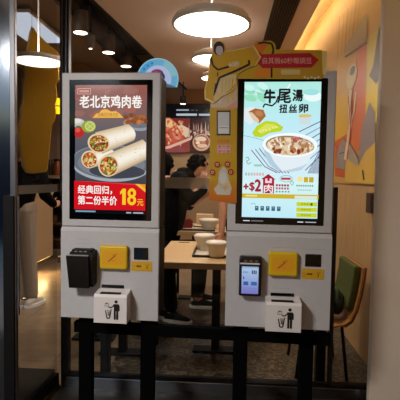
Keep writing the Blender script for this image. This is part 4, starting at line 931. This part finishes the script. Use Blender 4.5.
# 1 standing person beyond the left door, black top, khaki trousers
pf = PZ(23, 309, 0); bx_, by_ = pf.x-.05, pf.y+.06
pp = thing('person', 'person standing beyond the left glass door in black top and khaki trousers', 'person', (bx_, by_, 0))
def lp(x, y, z): return V((x, y, z))
hip = 1.0; fc = V((.35, 1, 0)).normalized()
hc = PY(38, 168, by_); hc = V((hc.x-bx_, 0, hc.z))
body = [(lp(-.06, 0, .95), lp(0, 0, 1.2), .12, .12), (lp(0, 0, 1.2), lp(.06, 0, 1.42), .13, .09), (lp(.07, 0, 1.42), lp(hc.x, 0, hc.z-.02), .045, .05), (lp(-.1, 0, .92), lp(-.08, .0, .5), .085, .055), (lp(-.08, 0, .5), lp(-.05, 0, .09), .055, .038), (lp(.07, 0, .92), lp(.06, .04, .5), .085, .055), (lp(.06, .04, .5), lp(.08, .06, .09), .055, .038),
        (lp(-.12, 0, 1.38), lp(-.18, .0, 1.12), .05, .04), (lp(-.18, 0, 1.12), lp(-.10, .18, .98), .04, .028), (lp(.2, 0, 1.37), lp(.24, .02, 1.12), .05, .04), (lp(.24, .02, 1.12), lp(.26, .2, 1.02), .038, .028)]
body += head_parts(hc, fc)+hand_parts(lp(-.10, .18, .98), (.2, .9, -.1), (0, .1, 1), .4)+hand_parts(lp(.26, .2, 1.02), (-.2, .9, 0), (0, .1, 1), .4)
fuse(body, 'body', M_skin, pp, .009)
fuse([(lp(-.04, 0, 1.0), lp(.02, 0, 1.22), .15, .15), (lp(.02, 0, 1.22), lp(.05, 0, 1.36), .155, .12), (lp(-.12, 0, 1.37), lp(-.18, .0, 1.12), .07, .058), (lp(-.18, 0, 1.12), lp(-.11, .16, 1.0), .055, .045), (lp(.2, 0, 1.36), lp(.24, .02, 1.12), .07, .058), (lp(.24, .02, 1.12), lp(.26, .17, 1.03), .055, .045), (lp(-.12, 0, 1.37), lp(.2, 0, 1.36), .075, .075)], 'jacket', M_bl, pp, .012)
fuse([(lp(-.06, 0, .97), lp(.04, 0, .97), .125, .125), (lp(-.09, 0, .92), lp(-.08, .0, .5), .105, .082), (lp(-.08, 0, .5), lp(-.05, 0, .1), .082, .07), (lp(.06, 0, .92), lp(.06, .04, .5), .105, .082), (lp(.06, .04, .5), lp(.08, .06, .12), .082, .07)], 'trousers', M_kh, pp, .012)
fuse([(hc+V((-.0, -.012, .02)), .112, (.82, .95, 1.05)), (hc+V((0, -.05, -.05)), .08, (.95, .7, 1))]+hair_parts(hc+V((0, -.02, .02)), .11, 24, (.85, .95, 1), 3), 'hair', M_hair, pp, .01)
shoe(pp, lp(-.03, -.10, 0), (.2, 1), M_ws, M_sole); shoe(pp, lp(.08, -.02, 0), (.3, 1), M_ws, M_sole)

# 2 hunched diner at the second table
Yd = 4.42; h0 = PY(199, 166, Yd); sc = .86
p2 = thing('person', 'hunched diner in black with hand raised to the face', 'person', (h0.x, Yd, 0))
z0 = h0.z; seat = .50
f2 = V((.8, -.35, -.45))
sh = V((-.19, .02, z0-.13)); hp = V((-.36, .06, seat+.10))
bd = [(hp, hp*.5+sh*.5, .13, .13), (hp*.5+sh*.5, sh, .13, .10), (sh, V((-.01, 0, z0-.05)), .055, .05), (hp+V((0, -.1, -.02)), hp+V((.40, -.10, 0)), .085, .06), (hp+V((.40, -.10, 0)), hp+V((.38, -.10, -.5)), .058, .04), (hp+V((0, .1, -.02)), hp+V((.40, .12, 0)), .085, .06), (hp+V((.40, .12, 0)), hp+V((.38, .12, -.5)), .058, .04),
      (sh+V((0, -.15, -.02)), sh+V((.13, -.22, -.20)), .05, .042), (sh+V((.13, -.22, -.20)), V((.05, -.12, z0-.17)), .04, .028), (sh+V((0, .15, -.02)), sh+V((.08, .2, -.28)), .05, .042), (sh+V((.08, .2, -.28)), V((.14, .02, z0-.24)), .038, .028)]
bd += head_parts((0, 0, z0), f2, s=.86)+hand_parts(V((.05, -.12, z0-.17)), (.05, .4, 1), (1, 0, 0), .35)+hand_parts(V((.14, .02, z0-.24)), (-.2, -.1, 1), (0, -1, 0), .5)
fuse(bd, 'body', M_skin, p2, .0085)
fuse([(hp+V((0, 0, .02)), hp*.5+sh*.5, .155, .155), (hp*.5+sh*.5, sh+V((0, 0, -.02)), .155, .115), (sh+V((0, -.14, -.03)), sh+V((0, .14, -.03)), .10, .10), (sh+V((.03, 0, .02)), V((-.07, .01, z0-.07)), .10, .065), (sh+V((0, -.15, -.02)), sh+V((.13, -.22, -.20)), .068, .058), (sh+V((.13, -.22, -.20)), V((.058, -.145, z0-.235)), .055, .042), (sh+V((0, .15, -.02)), sh+V((.08, .2, -.28)), .068, .058)], 'jacket', M_bl, p2, .012)
fuse([(hp+V((0, -.1, -.04)), hp+V((.40, -.10, -.01)), .10, .08), (hp+V((.40, -.10, -.01)), hp+V((.38, -.10, -.44)), .078, .062), (hp+V((0, .1, -.04)), hp+V((.40, .12, -.01)), .10, .08), (hp+V((.40, .12, -.01)), hp+V((.38, .12, -.44)), .078, .062), (hp+V((0, -.08, 0)), hp+V((0, .08, 0)), .13, .13)], 'trousers', M_dk, p2, .012)
fuse([(V((-.018, .008, z0+.022)), .088, (.95, .95, .95)), (V((-.05, .01, z0-.03)), .062, (.9, 1.1, 1))]+hair_parts((-.018, .008, z0+.022), .1, 30, seed=4), 'hair', M_hair, p2, .009)
for dy in (-.10, .12): shoe(p2, (hp.x+.34, dy+.06, 0.0045), (1, 0), M_shoe, M_sole)
bn = thing('bench', 'dark upholstered bench under the hunched diner', 'bench', (h0.x-.42, Yd+.1, 0))
b = MB(); b.box((-.25, -.35, .36), (.2, .45, .445), .02); b.build('seat', M_bl, bn)
for x in (-.22, .17):
    for y in (-.3, .4): b = MB(); b.tube([(x, y, .005), (x, y, .36)], .015, 8); b.build('leg', M_black, bn)

# 3 person in the dark at far left of the gap
Y3 = 5.5; h3 = PY(165.5, 163, Y3)
p3 = thing('person', 'dark-haired person in black at the left edge of the gap', 'person', (h3.x, Y3, 0)); z0 = h3.z
bd = [(V((0, 0, .85)), V((0, 0, 1.1)), .12, .12), (V((0, 0, 1.1)), V((0, 0, z0-.22)), .12, .1), (V((0, 0, z0-.22)), V((0, 0, z0-.05)), .05, .05), (V((-.08, 0, .8)), V((-.09, -.02, .45)), .08, .055), (V((-.09, -.02, .45)), V((-.09, .02, .08)), .055, .038), (V((.08, 0, .8)), V((.09, -.02, .45)), .08, .055), (V((.09, -.02, .45)), V((.09, .02, .08)), .055, .038),
      (V((.17, 0, z0-.25)), V((.24, -.05, z0-.5)), .05, .042), (V((.24, -.05, z0-.5)), V((.12, -.24, z0-.56)), .038, .028), (V((-.17, 0, z0-.25)), V((-.24, -.05, z0-.5)), .05, .042), (V((-.24, -.05, z0-.5)), V((-.1, -.24, z0-.56)), .038, .028)]
bd += head_parts((0, 0, z0), (.3, .9, -.25))+hand_parts(V((.12, -.24, z0-.56)), (-.5, -.8, 0), (0, 0, 1))+hand_parts(V((-.1, -.24, z0-.56)), (.5, -.8, 0), (0, 0, 1))
fuse(bd, 'body', M_skin, p3, .009)
fuse([(V((0, 0, .86)), V((0, 0, 1.05)), .15, .15), (V((0, 0, 1.05)), V((0, 0, z0-.27)), .15, .12), (V((-.15, 0, z0-.27)), V((.15, 0, z0-.25)), .09, .09), (V((0, 0, z0-.24)), V((0, 0, z0-.13)), .10, .065), (V((.17, 0, z0-.25)), V((.24, -.05, z0-.5)), .068, .056), (V((.24, -.05, z0-.5)), V((.13, -.21, z0-.55)), .052, .042), (V((-.17, 0, z0-.25)), V((-.24, -.05, z0-.5)), .068, .056), (V((-.24, -.05, z0-.5)), V((-.12, -.21, z0-.55)), .052, .042)], 'jacket', M_bl, p3, .013)
fuse([(V((-.08, 0, .8)), V((-.09, -.02, .45)), .1, .078), (V((-.09, -.02, .45)), V((-.09, .02, .12)), .078, .062), (V((.08, 0, .8)), V((.09, -.02, .45)), .1, .078), (V((.09, -.02, .45)), V((.09, .02, .12)), .078, .062)], 'trousers', M_dk, p3, .013)
fuse([(V((-.01, -.02, z0+.02)), .118, (.9, .95, 1.05)), (V((-.01, -.04, z0-.06)), .085, (1.05, .8, 1.1))]+hair_parts((-.01, -.02, z0), .115, 26, seed=8, low=-.7), 'hair', M_hair, p3, .01)
for dx_ in (-.08, .08): shoe(p3, (dx_, .07, 0), (0, -1), M_shoe, M_sole)

# 4 person in green with arm resting on the near table
Y4 = 3.78
wr = PY(221.5, 232, Y4); el = PY(225, 184, Y4+.02)
p4 = thing('person', 'person in olive green mostly behind the right kiosk, bare forearm on table', 'person', (wr.x, Y4, 0))
w0 = V((0, 0, wr.z)); e0 = V((el.x-wr.x, .12, el.z)); s0 = e0+V((.04, .20, .12)); hc = s0+V((.20, -.02, .14))
tw = s0+V((.15, .02, -.06)); hp = V((tw.x+.0, .44, .92))
bd = [(w0, w0*.55+e0*.45, .027, .040), (w0*.55+e0*.45, e0, .040, .044), (e0, s0, .045, .052), (s0, tw, .06, .09), (hp, hp*.5+tw*.5, .13, .12), (hp*.5+tw*.5, tw, .12, .1), (tw, hc-V((0, 0, .05)), .055, .05), (tw+V((.12, .04, .0)), tw+V((.24, .06, -.28)), .05, .042), (tw+V((.24, .06, -.28)), tw+V((.2, -.14, -.4)), .038, .028)]
fl = [V((PZ(237, 338, 0).x-wr.x+.08, .30, 0)), V((PZ(262, 340, 0).x-wr.x+.03, .38, 0))]
for k, ft in enumerate(fl):
    hj = hp+V((-.08 if k == 0 else .08, 0, -.04)); kn = (hj+V((ft.x, ft.y, .09)))*.5+V((0, -.04, .0)); bd += [(hj, kn, .085, .055), (kn, V((ft.x, ft.y, .09)), .055, .038)]
bd += head_parts(hc, (-.8, -.3, -.4))+hand_parts(w0, (-.35, -.2, -.9), (-.8, -.5, .1), .25)+hand_parts(tw+V((.2, -.14, -.4)), (-.5, -.7, -.1), (0, 0, 1))
fuse(bd, 'body', M_skin, p4, .008)
fuse([(hp, hp*.5+tw*.5, .155, .15), (hp*.5+tw*.5, tw+V((0, 0, -.03)), .15, .11), (s0+V((.06, .02, -.02)), s0*.75+e0*.25, .075, .07), (tw+V((.12, .04, .0)), tw+V((.2, .05, -.18)), .07, .065)], 'shirt', M_gr, p4, .012)
jt = []
for k, ft in enumerate(fl):
    hj = hp+V((-.08 if k == 0 else .08, 0, -.04)); kn = (hj+V((ft.x, ft.y, .09)))*.5+V((0, -.04, .0)); jt += [(hj, kn, .105, .078), (kn, V((ft.x, ft.y, .12)), .078, .06)]
fuse(jt, 'trousers', M_dk, p4, .013)
fuse([(hc+V((.02, .01, .02)), .115, (.9, .9, 1.0)), (hc+V((.05, .02, -.05)), .08, (.8, 1, 1))], 'hair', M_hair, p4, .01)
for ft in fl: shoe(p4, (ft.x, ft.y+.04, .0045), (-.25, -1), M_shoe, M_sole)

# 5 seated person whose dark legs show beneath the near table
Y5 = 3.95
f5 = PZ(186, 322, .0); p5 = thing('person', 'person seated behind the left kiosk, dark legs and sneaker under the near table', 'person', (f5.x, f5.y, 0))
dxl = -.62
hp = V((dxl, .02, .56)); tw = V((dxl-.02, .02, 1.02)); hc = V((dxl+.0, .02, 1.25))
bd = [(hp, hp*.5+tw*.5, .13, .13), (hp*.5+tw*.5, tw, .13, .10), (tw, hc-V((0, 0, .05)), .05, .05), (tw+V((0, -.17, 0)), tw+V((.08, -.2, -.26)), .05, .04), (tw+V((.08, -.2, -.26)), tw+V((.3, -.1, -.24)), .038, .028), (tw+V((0, .17, 0)), tw+V((.08, .2, -.26)), .05, .04), (tw+V((.08, .2, -.26)), tw+V((.3, .1, -.24)), .038, .028)]
kn = [V((-.17, -.10, .56)), V((-.12, .14, .56))]; an = [V((-.14, .0, .10)), V((-.32, .12, .10))]
for k_, a_ in zip(kn, an): bd += [(hp+V((0, k_.y*.8, 0)), k_, .085, .06), (k_, a_, .055, .038)]
bd += head_parts(hc, (1, 0, -.2))+hand_parts(tw+V((.3, -.1, -.24)), (1, .2, 0), (0, 0, 1))+hand_parts(tw+V((.3, .1, -.24)), (1, -.2, 0), (0, 0, 1))
fuse(bd, 'body', M_skin, p5, .009)
fuse([(hp+V((0, 0, .05)), hp*.5+tw*.5, .15, .15), (hp*.5+tw*.5, tw-V((0, 0, .04)), .15, .115)]+[(tw+V((0, .15*s_, -.02)), tw+V((.08, .2*s_, -.26)), .068, .055) for s_ in (-1, 1)], 'jumper', M_bl, p5, .013)
fuse([(hp+V((0, k_.y*.8, 0)), k_, .10, .08) for k_ in kn]+[(k_, a_+V((0, 0, .04)), .076, .062) for k_, a_ in zip(kn, an)], 'trousers', M_dk, p5, .012)
fuse([(hc+V((-.012, 0, .02)), .115, (.95, .85, 1.0))], 'hair', M_hair, p5, .01)
for a_ in an: shoe(p5, (a_.x-.03, a_.y, .0045), (1, -.35), M_shoe, M_sole)
st5 = thing('stool', 'black stool behind the left kiosk beneath the seated person', 'stool', (f5.x+dxl, f5.y+.02, 0))
b = MB(); b.lathe([(0, .35), (.17, .35), (.18, .37), (.17, .395), (0, .40)], n=24); b.build('seat', M_bl, st5)
for k in range(4): a_ = pi/4+k*pi/2; b = MB(); b.tube([(.12*cos(a_), .12*sin(a_), .35), (.17*cos(a_), .17*sin(a_), .005)], .012, 8); b.build('leg', M_black, st5)

# ================================================================ WORLD
W = bpy.data.worlds.new('world'); C.world = W; W.use_nodes = True; nt = W.node_tree
bgN = nt.nodes['Background']; tc = nt.nodes.new('ShaderNodeTexCoord'); sp = nt.nodes.new('ShaderNodeSeparateXYZ'); cr = nt.nodes.new('ShaderNodeValToRGB')
mr = nt.nodes.new('ShaderNodeMapRange'); mr.inputs['From Min'].default_value = -.3; mr.inputs['From Max'].default_value = .5
nt.links.new(tc.outputs['Generated'], sp.inputs[0]); nt.links.new(sp.outputs['Z'], mr.inputs['Value']); nt.links.new(mr.outputs[0], cr.inputs['Fac']); nt.links.new(cr.outputs['Color'], bgN.inputs['Color'])
e = cr.color_ramp.elements; e[0].position = 0; e[0].color = (.004, .005, .008, 1); e[1].position = 1; e[1].color = (.06, .16, .32, 1)
for pos, c_ in ((.36, (14, 18, 28)), (.50, (24, 30, 44)), (.515, (150, 146, 100)), (.535, (120, 130, 130)), (.60, (110, 130, 145)), (.645, (190, 200, 206)), (.69, (70, 130, 170)), (.8, (40, 100, 150))):
    x = e.new(pos); x.color = (*lin(c_), 1)
bgN.inputs['Strength'].default_value = 1.6
vs = C.view_settings; vs.view_transform = 'Standard'; vs.look = 'None'; vs.gamma = 1; vs.exposure = .55
try: vs.use_curve_mapping = False
except Exception: pass
